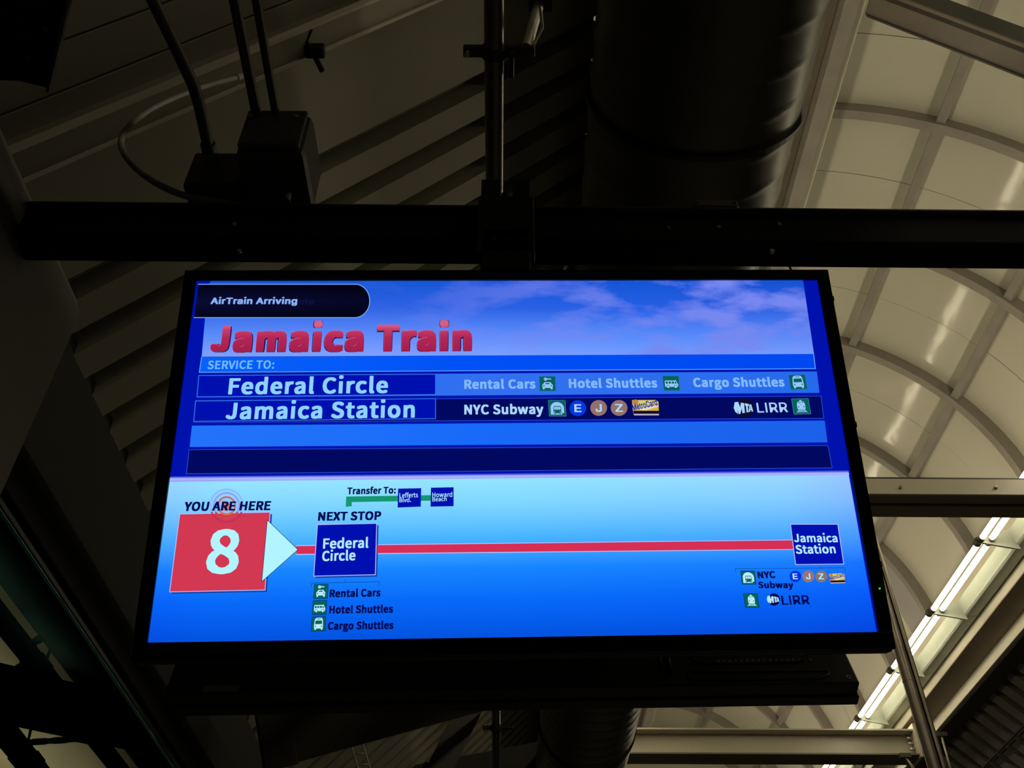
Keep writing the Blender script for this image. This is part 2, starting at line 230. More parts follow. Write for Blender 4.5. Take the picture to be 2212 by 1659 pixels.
def empty(name, loc=(0,0,0), label=None, cat=None, group=None):
    o = bpy.data.objects.new(name, None); COL.objects.link(o); o.location = loc; o.empty_display_size = 0.1
    return tag(o, label, cat, group)
def child(name, mb, mat, root, bevel=0.0, label=None, local=None):
    """mesh built in world coordinates, parented to a thing that stands at root.location (no rotation)"""
    o = mb.build(name, mat, root, bevel)
    base = Vector(); r = root
    while r: base += r.location; r = r.parent
    o.data.transform(Matrix.Translation(-base))
    if label: o['label'] = label
    return o
def dup(o, parent=None):
    c = o.copy(); COL.objects.link(c)
    if parent: c.parent = parent
    for ch in list(o.children): dup(ch, c)
    return c

# ================================================================== SETTING
# floor (below the frame; it bounces the lamp light)
tag(MB().box(-1.7, 9, -4, 22, -1.75, -1.6).build('floor', M_floor), kind='structure')

# ---- barrel vault: centre line x=2.6, springing z=4.85, radius 2.24
VC, VZ, VR = 2.6, 4.85, 2.24
def vp(a, r, y): return Vector((VC + r*math.cos(a), y, VZ + r*math.sin(a)))
ceiling = tag(empty('ceiling', (VC, 4.0, VZ)), kind='structure')
RIBS = [4.30 + 1.293*k for k in range(-3, 11)]
PUR = [math.radians(a) for a in (180, 151, 122, 93, 64, 35, 6)]
EDGES = [math.radians(184)] + PUR[1:-1] + [math.radians(-3)]
def panel_mb(a0, a1, y0, y1, r=VR, t=0.012, n=8):
    m = MB(); L = []
    for i in range(n+1):
        a = a0 + (a1-a0)*i/n
        L.append([m.bm.verts.new(vp(a, rr, y)) for rr, y in ((r,y0),(r,y1),(r+t,y1),(r+t,y0))])
    for p, q in zip(L, L[1:]):
        for i in range(4):
            f = m.bm.faces.new((p[i], q[i], q[(i+1)%4], p[(i+1)%4])); f.smooth = False
            if i in (0, 2): f.smooth = True
    m.bm.faces.new(L[0][::-1]); m.bm.faces.new(L[-1])
    return m
for k in range(len(RIBS)-1):
    y0, ym, y1 = RIBS[k], (RIBS[k]+RIBS[k+1])/2, RIBS[k+1]
    for j in range(6):
        for (u, v) in ((y0, ym-0.003), (ym+0.003, y1)):
            a0, a1 = EDGES[j], EDGES[j+1]
            grey = (k == 7 and j == 5 and u == y0)
            o = child('roof_panel', panel_mb(a0, a1, u, v, VR + random.uniform(-.003, .003), 0.012), M_vault_grey if grey else M_vault, ceiling)
# weather skin above the panels so no night shows through the joints
child('outer_skin', panel_mb(math.radians(184), math.radians(-3), RIBS[0]-.1, RIBS[-1]+.1, VR+.05, .02, 40), M_grey, ceiling)
for y in RIBS:
    m = MB(); n = 40; L = []
    for i in range(n+1):
        a = math.radians(184) - math.radians(187)*i/n
        L.append([m.bm.verts.new(vp(a, rr, yy)) for rr, yy in ((VR-.125,y-.04),(VR-.125,y+.04),(VR+.02,y+.035),(VR+.02,y-.035))])
    for p, q in zip(L, L[1:]):
        for i in range(4):
            m.bm.faces.new((p[i], q[i], q[(i+1)%4], p[(i+1)%4]))
    m.bm.faces.new(L[0][::-1]); m.bm.faces.new(L[-1])
    child('arch_rib', m, M_rib, ceiling)
for i, a in enumerate(PUR):
    if i == 3: continue
    p, q = vp(a, VR-.05, RIBS[0]), vp(a, VR-.05, RIBS[-1])
    n = Vector((math.cos(a), 0, math.sin(a)))
    child('purlin', MB().bar(p, q, 0.075, 0.10, n), M_rib, ceiling, 0.004)
# end wall of the vault far down the platform
m = MB(); pts = [vp(math.radians(184 - 187*i/30), VR, RIBS[-1]) for i in range(31)] + [Vector((5.1, RIBS[-1], 4.2)), Vector((.2, RIBS[-1], 4.2))]
tag(m.prism(pts, (0, .05, 0)).build('wall_far', M_white), kind='structure')

# ---- crown beam and its pale flange
r = empty('crown_beam', (2.4, 8, 6.4), 'grey longitudinal crown beam under the arched roof, beside the round duct', 'beam')
child('web', MB().box(2.35, 2.455, -1, 16, 6.40, 6.75), M_rib, r, .006)
child('flange', MB().box(2.455, 2.56, -1, 16, 6.56, 6.62), M_vault, r, .004, 'pale cream flange')
child('flange', MB().box(2.20, 2.345, -1, 16, 6.52, 6.60), M_taupe, r, .004)

# ---- gutter fascias either side of the vault
def fascia(side, mirror):
    X = (lambda x: x) if not mirror else (lambda x: 5.55 - x)
    r = tag(empty('wall_' + side, (X(4.8), 8, 4.2)), kind='structure')
    def B(name, x0, x1, z0, z1, mat):
        a, b = sorted((X(x0), X(x1)))
        child(name, MB().box(a, b, -3, 16.2, z0, z1), mat, r, .006)
    B('gutter_web', 4.60, 4.815, 4.40, 5.05, M_white)
    B('gutter_skirt', 4.82, 5.06, 4.225, 5.05, M_white)
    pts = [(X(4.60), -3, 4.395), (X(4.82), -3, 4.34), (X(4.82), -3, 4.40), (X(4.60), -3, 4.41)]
    child('soffit_flange', MB().prism(pts, (0, 19.2, 0)), M_under, r, .003)  # lower face tilted inward so that it catches lamp light
    B('soffit_lip', 4.86, 5.07, 4.212, 4.235, M_dark)
    return r
fascia('right', False)
fascia('inner', True)

# ---- sloping corrugated decks
def deck_sheet(x0, x1, c, sgn, y0, pitch, nrib, depth):
    """plane Z = c + sgn*X; ribs run up the slope, flutes recessed upward"""
    nrm = Vector((-sgn, 0, 1)).normalized(); m = MB(); prof = []
    for k in range(nrib):
        b = y0 + pitch*k
        prof += [(b+.006, depth), (b+.080, depth), (b+.092, 0), (b+pitch-.004, 0)]
    prof.append((y0+pitch*nrib, depth))
    P = lambda x, y, h, t=0: Vector((x, y, c + sgn*x)) + nrm*(h+t)
    lo = [[m.bm.verts.new(P(x, y, h)) for y, h in prof] for x in (x0, x1)]
    hi = [[m.bm.verts.new(P(x, y, h, .012)) for y, h in prof] for x in (x0, x1)]
    for i in range(len(prof)-1):
        m.bm.faces.new((lo[0][i], lo[0][i+1], lo[1][i+1], lo[1][i])); m.bm.faces.new((hi[0][i], hi[1][i], hi[1][i+1], hi[0][i+1]))
        m.bm.faces.new((lo[0][i], hi[0][i], hi[0][i+1], lo[0][i+1])); m.bm.faces.new((lo[1][i], lo[1][i+1], hi[1][i+1], hi[1][i]))
    m.bm.faces.new((lo[0][0], lo[1][0], hi[1][0], hi[0][0])); m.bm.faces.new((lo[0][-1], hi[0][-1], hi[1][-1], lo[1][-1]))
    return m
r = tag(empty('ceiling_left', (-.8, 6, 3.4)), kind='structure')
for k in range(15):
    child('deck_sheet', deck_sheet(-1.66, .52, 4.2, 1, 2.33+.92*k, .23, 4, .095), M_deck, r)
for (a, b) in ((-3, -1.6), (-1.6, -.6), (-.6, .2), (.2, .7), (.7, 1.2), (1.2, 1.497), (1.503, 1.65), (1.656, 2.325)):
    m = MB(); n = Vector((-1,0,1)).normalized()
    p0, p1 = Vector((-1.66, a, 2.54)), Vector((.52, a, 4.72))
    m.prism([p0, p1, p1+n*.05, p0+n*.05], (0, b-a, 0)); child('soffit_panel', m, M_deck, r, .004)
r = tag(empty('ceiling_right', (6, 6, 3.3)), kind='structure')
for k in range(17):
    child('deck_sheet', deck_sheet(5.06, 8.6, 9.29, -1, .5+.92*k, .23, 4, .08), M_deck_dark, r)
tag(MB().box(8.55, 8.7, -4, 20, -1.7, .8).build('wall_track', M_dark), kind='structure')

# ---- left side: header wall above dark reflecting glass
r = tag(empty('wall_left', (-1.66, 6, 2.1)), kind='structure')
child('header_board', MB().box(-1.80, -1.66, -3, 16, 2.20, 2.60), M_headwall, r, .004)
child('header_board', MB().box(-1.80, -1.635, -3, 16, 1.99, 2.19), M_headwall, r, .004)
child('header_rail', MB().box(-1.80, -1.60, -3, 16, 1.80, 1.98), M_beam, r, .006)
child('header_rail', MB().box(-1.80, -1.62, -3, 16, 1.765, 1.80), M_blackmetal, r, .003)
r = tag(empty('window_1', (-1.6, 6, .4)), kind='structure')
ys = [0.2, 2.45, 8.1, 13.8]
for a, b in zip(ys, ys[1:]):
    g = child('pane', MB().box(-1.645, -1.633, a+.012, b-.012, -1.5, 1.752), M_glass, r)
    child('pane_edge', MB().tube([(-1.628, a+.02, 1.755), (-1.628, b-.02, 1.755)], .009, 8), M_edge, r, 0, 'polished green edge of the glass')
for y in ys: child('joint', MB().box(-1.66, -1.642, y-.012, y+.012, -1.5, 1.76), M_blackmetal, r)
child('sill', MB().box(-1.72, -1.60, .1, 13.9, -1.6, -1.5), M_dark, r, .004)

# lit canopy of the concourse beyond the glass
r = tag(empty('ceiling_concourse', (-6, 9, 3.6)), kind='structure')
M_can = paint('concourse_sheet', (0.74, 0.60, 0.38), rough=.5, var=.03, scale=.7)
for k in range(7):
    child('roof_panel', MB().box(-12, -4.69, 3+2.4*k, 5.39+2.4*k, 4.60, 4.65), M_can, r)
child('edge_fascia', MB().box(-4.69, -3.0, 2, 20, 4.56, 4.70), M_beam, r, .01)
def far_bar(name, p, q, wd, dp, label, cat='beam'):
    r = empty(name, p, label, cat); child('bar', MB().bar(p, q, wd, dp), M_beam, r, .01)
    d = (q-p).normalized(); ln = min(.12, (q-p).length*.1)
    for t in (.3, .6): c = p.lerp(q, t); child('splice_plate', MB().bar(c-d*ln, c+d*ln, wd*1.08, dp*1.08), M_beam, r, .004)
far_bar('concourse_beam', at_z(-60, 1258, 3.42), at_z(300, 1715, 3.42), .15, .08, 'long dark beam crossing both tan lit patches at lower left')
far_bar('concourse_beam', at_z(-200, 1455, 3.15), at_z(420, 1592, 3.15), .10, .40, 'wide dark beam between the two tan lit patches at lower left')
far_bar('concourse_beam', at_z(-80, 1470, 3.42), at_z(130, 1730, 3.42), .24, .08, 'dark beam in the bottom left corner of the picture')
far_bar('concourse_brace', at_z(40, 1605, 3.42), at_z(190, 1595, 3.42), .04, .045, 'thin level dark brace across the lower tan lit patch', 'brace')
far_bar('concourse_brace', at_z(58, 1398, 3.42), at_z(100, 1370, 3.42), .05, .04, 'thin dark brace across the upper tan lit patch', 'brace')
far_bar('concourse_brace', at_z(28, 1449, 3.42), at_z(75, 1422, 3.42), .05, .03, 'thin dark brace left of the long beam in the upper tan patch', 'brace')
far_bar('concourse_brace', at_z(93, 1452, 3.42), at_z(111, 1392, 3.42), .022, .022, 'thinnest dark brace in the upper tan lit patch', 'brace')
far_bar('concourse_brace', at_z(61, 1600, 3.42), at_z(70, 1560, 3.42), .022, .022, 'thin upright dark brace in the lower tan lit patch', 'brace')

# cladded post that carries the near end of the support beam
r = empty('cladding_post', (-1.4, 1.3, -1.6), 'plain dark grey boxed post at the left edge of the picture', 'post')
child('cladding', MB().box(-1.60, -1.15, .55, 1.80, -1.6, 1.88), M_clad, r, .012)
child('top_cap', MB().box(-1.61, -1.16, .57, 1.78, 1.88, 1.90), M_dark, r, .004)

# ================================================================== STEELWORK
def beam_I(name, x0, x1, yc, z0, z1, fl, label, mat, undermat, rusty=False):
    r = empty(name, ((x0+x1)/2, yc, z0), label, 'beam')
    child('web', MB().box(x0, x1, yc-.012, yc+.012, z0+.02, z1-.02), mat, r)
    child('top_flange', MB().box(x0, x1, yc-fl/2, yc+fl/2, z1-.02, z1), mat, r, .003)
    child('bottom_flange', MB().box(x0, x1, yc-fl/2, yc+fl/2, z0, z0+.02), undermat, r, .003)
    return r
# far tie beam (I-section, end plate bolted to the gutter)
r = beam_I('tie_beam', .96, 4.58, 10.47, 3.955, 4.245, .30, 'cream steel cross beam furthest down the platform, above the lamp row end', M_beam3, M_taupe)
child('end_plate', MB().box(4.56, 4.59, 10.3, 10.64, 3.93, 4.30), M_beam3, r, .003)
for z in (3.99, 4.05, 4.11, 4.17, 4.23):
    child('bolt', MB().tube([(4.50, 10.40, z), (4.565, 10.40, z)], .018, 6), M_bolt, r)
for i in range(9):
    x = 1.6 + i*.32 + random.uniform(-.1, .1)
    child('rust_spot', MB().box(x, x+random.uniform(.03, .09), 10.455, 10.4565, 3.977, 3.985+random.uniform(0, .008)), M_taupe, r)
# middle tie beam: shallow channel, pale edge, dark soffit
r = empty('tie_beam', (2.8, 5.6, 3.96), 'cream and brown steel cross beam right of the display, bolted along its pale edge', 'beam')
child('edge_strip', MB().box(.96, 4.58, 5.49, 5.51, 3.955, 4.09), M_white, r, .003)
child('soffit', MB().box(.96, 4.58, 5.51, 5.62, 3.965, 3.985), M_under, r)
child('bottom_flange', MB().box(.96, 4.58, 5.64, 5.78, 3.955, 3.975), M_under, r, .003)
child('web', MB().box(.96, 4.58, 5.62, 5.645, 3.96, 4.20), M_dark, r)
for px in (1944, 2151):
    p = at_y(px, 1054, 5.49); child('bolt', MB().tube([(p.x, 5.495, p.z), (p.x, 5.470, p.z)], .013, 6), M_steel, r)
# raking beam at the top right
def rake(name, y0, y1, c0, c1, x0, x1, mat, under, label):
    """member falling to the right at 45 degrees between planes X+Z=c0 and c1"""
    r = empty(name, ((x0+x1)/2, (y0+y1)/2, c0-(x0+x1)/2), label, 'beam')
    child('web', MB().prism([(x0, y0+.02, c0-x0), (x1, y0+.02, c0-x1), (x1, y0+.02, c1-x1), (x0, y0+.02, c1-x0)], (0, .03, 0)), mat, r)
    child('bottom_flange', MB().prism([(x0, y0, c0-x0), (x1, y0, c0-x1), (x1, y0, c0-x1+.03), (x0, y0, c0-x0+.03)], (0, y1-y0, 0)), under, r, .004)
    child('edge_lip', MB().prism([(x0, y1-.012, c0-x0-.025), (x1, y1-.012, c0-x1-.025), (x1, y1-.012, c0-x1+.02), (x0, y1-.012, c0-x0+.02)], (0, .012, 0)), M_dark, r)
    return r
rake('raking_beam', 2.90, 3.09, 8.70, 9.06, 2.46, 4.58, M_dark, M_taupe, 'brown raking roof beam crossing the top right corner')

# raking beam under the left soffit (upper left)
def rakeL(y0, y1, c, dep, x0, x1, label, mat, edge):
    r = empty('raking_beam', ((x0+x1)/2, y0, c+(x0+x1)/2), label, 'beam')
    P = lambda x, y, cc: (x, y, cc+x)
    child('bottom_flange', MB().prism([P(x0,y0,c), P(x1,y0,c), P(x1,y0,c+.02), P(x0,y0,c+.02)], (0, y1-y0, 0)), mat, r, .003)
    child('web', MB().prism([P(x0,(y0+y1)/2-.008,c+.02), P(x1,(y0+y1)/2-.008,c+.02), P(x1,(y0+y1)/2-.008,c+dep), P(x0,(y0+y1)/2-.008,c+dep)], (0,.016,0)), mat, r)
    for yy in (y0-.004, y1-.008):
        child('edge_bead', MB().prism([P(x0,yy,c-.012), P(x1,yy,c-.012), P(x1,yy,c+.03), P(x0,yy,c+.03)], (0,.012,0)), edge, r)
    return r
rakeL(1.685, 1.795, 3.99, .20, -1.6, .50, 'tan raking roof beam in the upper left, behind three conduits', M_deck, M_white)
p = at_left_slope(682, 112, 3.97)
r = empty('beam_clip', p, 'small dark clip hooked on the tan raking beam', 'clip')
child('jaw', MB().box(p.x-.035, p.x+.035, p.y-.03, p.y+.012, p.z-.03, p.z+.012), M_beam, r, .004)
child('hook', MB().tube([p+Vector((-.01,-.08,.02)), p+Vector((-.03,-.04,0)), p+Vector((.0,.0,-.03)), p+Vector((.02,.06,-.03))], .010, 8), M_beam, r)
# frame members seen under the display
def strut(name, p, q, wd, dp, label, mat, up=(0,0,1), cat='beam'):
    r = empty(name, p, label, cat)
    child('bar', MB().bar(p, q, wd, dp, up), mat, r, .004)
    for t in (.06, .94):
        c = Vector(p).lerp(Vector(q), t); d = (Vector(q)-Vector(p)).normalized()
        child('gusset_plate', MB().bar(c-d*.09, c+d*.09, wd*1.25, dp*1.05, up), mat, r, .003)
    return r
p, q = at_y(560, 1596, 5.5), at_y(1180, 1430, 5.5)
strut('haunch_beam', p, q, .10, .36, 'deep dark sloping beam just under the display bottom', M_dark, (0, -.35, .94))
p, q = at_y(760, 1705, 9.2), at_y(1330, 1598, 9.2)
strut('haunch_beam', p, q, .08, .22, 'slim dark sloping beam touching the bottom edge left of the duct', M_dark, (0, -.35, .94))
p, q = at_y(1040, 1480, 7.6), at_y(930, 1700, 7.6)
strut('diagonal_brace', p, q, .20, .05, 'dark flat diagonal brace across the ribbed roof below the display', M_dark, (0, 1, .4), 'brace')
p, q = at_y(745, 1560, 7.4), at_y(790, 1720, 7.0)
r = empty('cable_ladder', p, 'thin pale double-railed cable ladder under the display, left of the ribbed roof', 'ladder')
for dx in (0, .09):
    child('rail', MB().tube([p+Vector((dx,0,0)), q+Vector((dx,0,0))], .007, 8), M_pipe, r)
for t in (.15, .3, .45, .6, .75, .9):
    c = p.lerp(q, t); child('rung', MB().tube([c, c+Vector((.09,0,0))], .006, 6), M_pipe, r)

# support beam that carries the displays
r = empty('support_beam', (.8, 1.46, 1.75), 'black steel beam above the display that carries it', 'beam')
child('web', MB().box(-1.15, 3.0, 1.42, 1.50, 1.748, 1.851), M_beam, r, .004)
child('top_lip', MB().box(-1.15, 3.0, 1.405, 1.515, 1.851, 1.857), M_dark, r, .001)
for px, py in ((1667, 545), (1683, 487), (1552, 493), (1444, 495), (517, 545), (507, 487)):
    p = at_y(px, py, 1.42)
    m = MB(); m.tube([(p.x, 1.421, p.z), (p.x, 1.4135, p.z)], .0060 if px == 1667 else .0052, 6); child('bolt', m, M_white if px == 1667 else M_bolt, r)

# vertical post right of the display, made of two tubes with a slot
X, Y = 2.552, 5.6
r = empty('slotted_post', (X, Y, -1.6), 'tall brown steel post with a dark slot, right of the display', 'post')
child('tube', MB().tube([(X-.016, Y, -1.6), (X-.016, Y, 3.95)], .036, 20), M_steel, r)
child('tube', MB().tube([(X+.042, Y+.01, -1.6), (X+.042, Y+.01, 3.95)], .020, 14), M_steel, r)
child('slot_strip', MB().box(X+.017, X+.026, Y-.012, Y+.012, -1.6, 3.95), M_void, r)
child('coupling', MB().tube([(X-.016, Y, 2.60), (X-.016, Y, 2.61)], .038, 20), M_steel, r)
child('base_plate', MB().box(X-.1, X+.12, Y-.1, Y+.1, -1.6, -1.585), M_steel, r, .003)

# dark gusset at the very top left corner
c4 = [at_z(-60, -60, 1.9), at_z(164, -60, 1.9), at_z(150, 0, 1.9), at_z(106, 192, 1.9), at_z(40, 176, 1.9), at_z(-60, 172, 1.9)]
r = empty('gusset_plate', c4[3], 'black steel gusset plate filling the top left corner of the picture', 'plate')
child('plate', MB().prism(c4, (0, 0, .02)), M_beam, r, .003)
child('edge_bar', MB().bar(c4[2], c4[3], .006, .03), M_dark, r)
for px, py in ((60, 120), (100, 60)):
    p = at_z(px, py, 1.9); child('bolt', MB().tube([p, p-Vector((0,0,.008))], .006, 6), M_dark, r)
# ================================================================== SERVICES
# round spiral duct
DX, DZ, DR = .734, 3.32, .408
r = empty('spiral_duct', (DX, 5, DZ), 'large round dark spiral ventilation duct above and behind the display', 'duct')
cuts = [-2.0, 1.98, 4.98, 7.98, 10.98, 15.8]
for a, b in zip(cuts, cuts[1:]):
    m = MB(); n = 72; step = .165; sub = 12; L = []
    rows = int((b-a)/step*sub)
    for i in range(rows+1):
        y = a + (b-a)*i/rows; L.append([])
        for k in range(n):
            th = 2*PI*k/n; ph = ((y/step) + k/n) % 1.0
            rr = DR + (.0035 if ph < .10 else 0.0) - .0015*math.sin(PI*min(1, max(0, (ph-.10)/.90)))
            L[-1].append(m.bm.verts.new((DX + rr*math.cos(th), y, DZ + rr*math.sin(th))))
    for p, q in zip(L, L[1:]):
        for k in range(n):
            f = m.bm.faces.new((p[k], q[k], q[(k+1)%n], p[(k+1)%n])); f.smooth = True
    child('duct_section', m, M_duct, r)
for y in cuts[1:-1]:
    child('seam_band', MB().ring((DX, y-.012, DZ), (0,1,0), DR-.002, DR+.016, .024, 72), M_blackmetal, r)
for y in (3.4, 6.4, 9.4, 12.4):
    child('hanger_strap', MB().bar((DX-.3, y, DZ+.36), (DX-.3, y, 4.27), .03, .004, (0,1,0)), M_steel, r)
    child('hanger_strap', MB().bar((DX+.2, y, DZ+.36), (DX+.2, y, 4.27), .03, .004, (0,1,0)), M_steel, r)

# sprinkler main with clamps
PX, PZ, PR = -.047, 3.30, .0365
r = empty('sprinkler_pipe', (PX, 5, PZ), 'long straight metal pipe running away behind the display mount', 'pipe')
child('pipe', MB().tube([(PX, -2, PZ), (PX, 15.8, PZ)], PR, 24), M_main, r)
for y in (2.72, 9.3):
    child('coupling', MB().tube([(PX, y-.03, PZ), (PX, y+.03, PZ)], PR+.006, 20), M_main, r)
for j, y in enumerate((1.79, 8.05)):
    c = empty('pipe_clamp', (PX, y, PZ), ('dark steel clamp around the pipe above the display' if j == 0 else 'dark clamp on the pipe below the display'), 'clamp')
    child('band', MB().ring((PX, y-.02, PZ), (0,1,0), PR+.001, PR+.010, .04, 24), M_blackmetal, c)
    child('lug', MB().box(PX-.115, PX-.04, y-.02, y+.02, PZ-.012, PZ+.018), M_blackmetal, c, .004)
    child('lug', MB().box(PX+.04, PX+.145, y-.022, y+.022, PZ-.008, PZ+.016), M_blackmetal, c, .004)
    child('lug', MB().box(PX+.055, PX+.075, y-.01, y+.10, PZ-.02, PZ+.01), M_blackmetal, c, .003)
    child('bolt', MB().tube([(PX-.10, y, PZ-.03), (PX-.10, y, PZ+.03)], .011, 6), M_steel, c)
    child('hanger_rod', MB().tube([(PX-.005, y, PZ+PR+.003), (PX-.005, y, 4.13)], .006, 8), M_steel, c)
p, q = at_z(1138, 102, 3.29), at_z(1164, 12, 3.50)
r = empty('sway_brace', p, 'short tan tube brace clamped beside the pipe at the top', 'brace')
child('tube', MB().tube([p, q], .020, 16), M_pipe, r)
child('end_fitting', MB().ring(q-Vector((0,.03,0)), (q-p), .020, .036, .035, 20), M_blackmetal, r)
child('end_fitting', MB().box(p.x-.03, p.x+.03, p.y-.01, p.y+.03, p.z-.02, p.z+.015), M_blackmetal, r, .004)
child('bracket_plate', MB().prism([q+Vector((-.04,-.03,.01)), q+Vector((.05,-.03,.01)), q+Vector((.05,.03,.01)), q+Vector((-.04,.03,.01))], (0,0,.012)), M_blackmetal, r)
e = at_z(1166, 60, 3.36)
child('turnbuckle', MB().tube([p+Vector((.02,.0,0)), e+Vector((.01,0,0)), e+Vector((0,-.06,.05))], .006, 8), M_pipe, r)
hook = q + Vector((0, 0, .02))
child('hanger_rod', MB().tube([hook, Vector((hook.x, hook.y, 4.2+hook.x))], .006, 8), M_steel, r)

# conduits at the upper left
zz = 2.05
def conduit(pts, rad, label, mat=M_dark, cat='conduit', n=14):
    r = empty('conduit', pts[0], label, cat); child('tube', MB().tube(pts, rad, n), mat, r)
    a, b = Vector(pts[-2]), Vector(pts[-1]); d = (b-a).normalized()
    child('connector', MB().tube([b-d*.02, b+d*.012], rad*1.3, n), mat, r)
    return r
P = [at_z(300, -60, zz), at_z(330, 0, zz), at_z(370, 82, zz), at_z(402, 150, zz), at_z(418, 185, zz), at_z(430, 225, zz), at_z(440, 270, zz), at_z(452, 325, zz)]
conduit(P, .0145, 'bent dark conduit entering the left end of the junction box')
conduit([at_z(491, -80, zz), at_z(510, 20, zz), at_z(562, 285, zz)], .0125, 'straight dark conduit, left of the pair above the junction box')
conduit([at_z(541, -80, zz), at_z(557, 20, zz), at_z(601, 275, zz)], .0105, 'thinner straight dark conduit, right of the pair above the junction box')
a, b = at_z(440, 330, zz-.03), at_z(690, 350, zz-.03)
r = empty('junction_box', ((a.x+b.x)/2, 1.38, 1.90), 'dark metal junction box on the beam where the conduits end', 'box')
child('body', MB().box(-.64, -.475, 1.29, 1.47, 1.90, 2.07), M_dark, r, .02)
child('side_body', MB().box(a.x-.03, -.642, 1.385, 1.47, 1.90, 2.04), M_dark, r, .01)
child('lid', MB().box(-.632, -.485, 1.276, 1.29, 1.91, 2.06), M_dark, r, .006)
child('screw', MB().tube([(-.62, 1.272, 2.03), (-.62, 1.280, 2.03)], .006, 8), M_steel, r)
child('screw', MB().tube([(-.51, 1.272, 2.03), (-.51, 1.280, 2.03)], .006, 8), M_steel, r)
child('nipple', MB().tube([(-.60, 1.40, 1.857), (-.60, 1.40, 1.905)], .014, 12), M_dark, r)
child('nipple', MB().tube([(-.53, 1.40, 1.857), (-.53, 1.40, 1.905)], .012, 12), M_dark, r)
# conduit along the beam that bends back over the soffit
ctl = [at_y(1300, 449, 1.44), at_y(1000, 449, 1.44), at_y(700, 447, 1.44), at_y(560, 443, 1.44), at_z(480, 437, 1.875), at_z(400, 423, 1.89),
       at_z(335, 394, 1.95), at_z(290, 360, 2.05), at_z(265, 325, 2.15), at_z(264, 295, 2.30), at_z(290, 262, 2.45), at_z(340, 228, 2.60), at_z(430, 190, 2.80), at_z(520, 165, 2.98)]
for i in range(4): ctl[i].z = 1.874
S = []
for i in range(len(ctl)-1):          # Catmull-Rom
    p0, p1, p2, p3 = ctl[max(0,i-1)], ctl[i], ctl[i+1], ctl[min(len(ctl)-1,i+2)]
    for k in range(5):
        t = k/5; S.append(.5*((2*p1)+(p2-p0)*t+(2*p0-5*p1+4*p2-p3)*t*t+(3*p1-p0-3*p2+p3)*t**3))
S.append(ctl[-1])
conduit(S, .0085, 'grey flexible conduit looping back from the top of the beam at left', M_grey)
r = empty('conduit', (1.2, 1.44, 1.874), 'straight brown conduit lying along the top of the beam at right', 'conduit')
child('tube', MB().tube([(.19, 1.44, 1.872), (3.0, 1.44, 1.872)], .0125, 16), M_pipe, r)
for x in (.30, .345): child('coupling', MB().tube([(x-.012, 1.44, 1.872), (x+.012, 1.44, 1.872)], .0165, 16), M_taupe, r)
a, b = at_y(1490, 440, 1.43), at_y(1592, 440, 1.43)
r = empty('outlet_box', ((a.x+b.x)/2, 1.43, 1.857), 'small rounded grey conduit outlet box on top of the beam', 'box')
child('body', MB().box(a.x, b.x, 1.412, 1.448, 1.858, 1.890), M_grey, r, .012)
child('cover', MB().box(a.x+.006, b.x-.006, 1.408, 1.413, 1.868, 1.890), M_taupe, r, .004)
for x in (a.x+.012, b.x-.012): child('screw', MB().tube([(x, 1.404, 1.880), (x, 1.4085, 1.880)], .0035, 8), M_steel, r)

# thin hangers and rod under the far right gutter
for k, (p, q, lb) in enumerate(((at_y(2033, 1588, 10.2), at_y(2058, 1675, 10.2), 'thin pale rod hanging to the right of the slotted post at lower right'),
                                (at_y(1955, 1634, 10.2), at_y(1985, 1675, 10.2), 'thin pale rod hanging from the far beam end, left of the slotted post'))):
    r = empty('hanger_rod', p, lb, 'rod')
    child('rod', MB().tube([p, q], .012, 8), M_pipe, r)
    child('clip', MB().box(p.x-.06, p.x+.06, p.y-.03, p.y+.03, p.z-.02, p.z+.03), M_dark, r, .005)
r = empty('roof_cable', (5.32, 8, 3.93), 'thin black cable strung along the dark ribbed roof at lower right', 'cable')
child('cable', MB().tube([(5.30, 1, 3.93), (5.31, 6, 3.915), (5.33, 9.2, 3.93), (5.38, 15, 3.90)], .012, 8), M_blackmetal, r)

# ================================================================== FLUORESCENT FIXTURES
def fixture(label):
    """origin at tube height by the inner bracket tip, tubes run along +Y"""
    r = empty('fluorescent_fixture', (0,0,0), label, 'lamp', 'twin tube fluorescent fixtures along the roof gutter')
    L = 1.25
    MB().prism([(.30,0,.11), (.315,0,-.035), (.335,0,-.05), (.445,0,-.05), (.455,0,-.03), (.455,0,.13), (.32,0,.13)], (0, L-.002, 0)).build('housing', M_house, r, .004)
    MB().prism([(0,.001,.02), (0,.001,-.02), (.32,.001,-.085), (.345,.001,-.085), (.30,.001,.10), (.20,.001,.075)], (0, .02, 0)).build('end_bracket', M_house, r, .003)
    for x, rad in ((.004, .036), (.098, .028)):
        MB().tube([(x,.002,0), (x,.06,0)], rad, 16).build('lamp_socket', M_lug, r, .004)
        MB().tube([(x+.01,L-.05,0), (x+.01,L-.003,0)], rad*.8, 16).build('lamp_socket', M_lug, r, .004)
    MB().tube([(.016,.05,0), (.016,L-.04,0)], .023, 12).build('tube', M_tube, r)
    MB().tube([(.102,.05,0), (.102,L-.04,0)], .023, 12).build('tube', M_tube, r)
    return r
LX, LZ, LY = 4.145, 4.55, 6.993
names = {-1: 'twin tube fluorescent fixture above the middle beam at the right edge', 0: 'twin tube fluorescent fixture, highest one below the middle beam',
         1: 'twin tube fluorescent fixture, third from the far beam, right of the display', 2: 'twin tube fluorescent fixture crossed by the slotted post',
         3: 'twin tube fluorescent fixture ending just above the far cream beam', 4: 'twin tube fluorescent fixture mostly behind the far cream beam'}
first = None
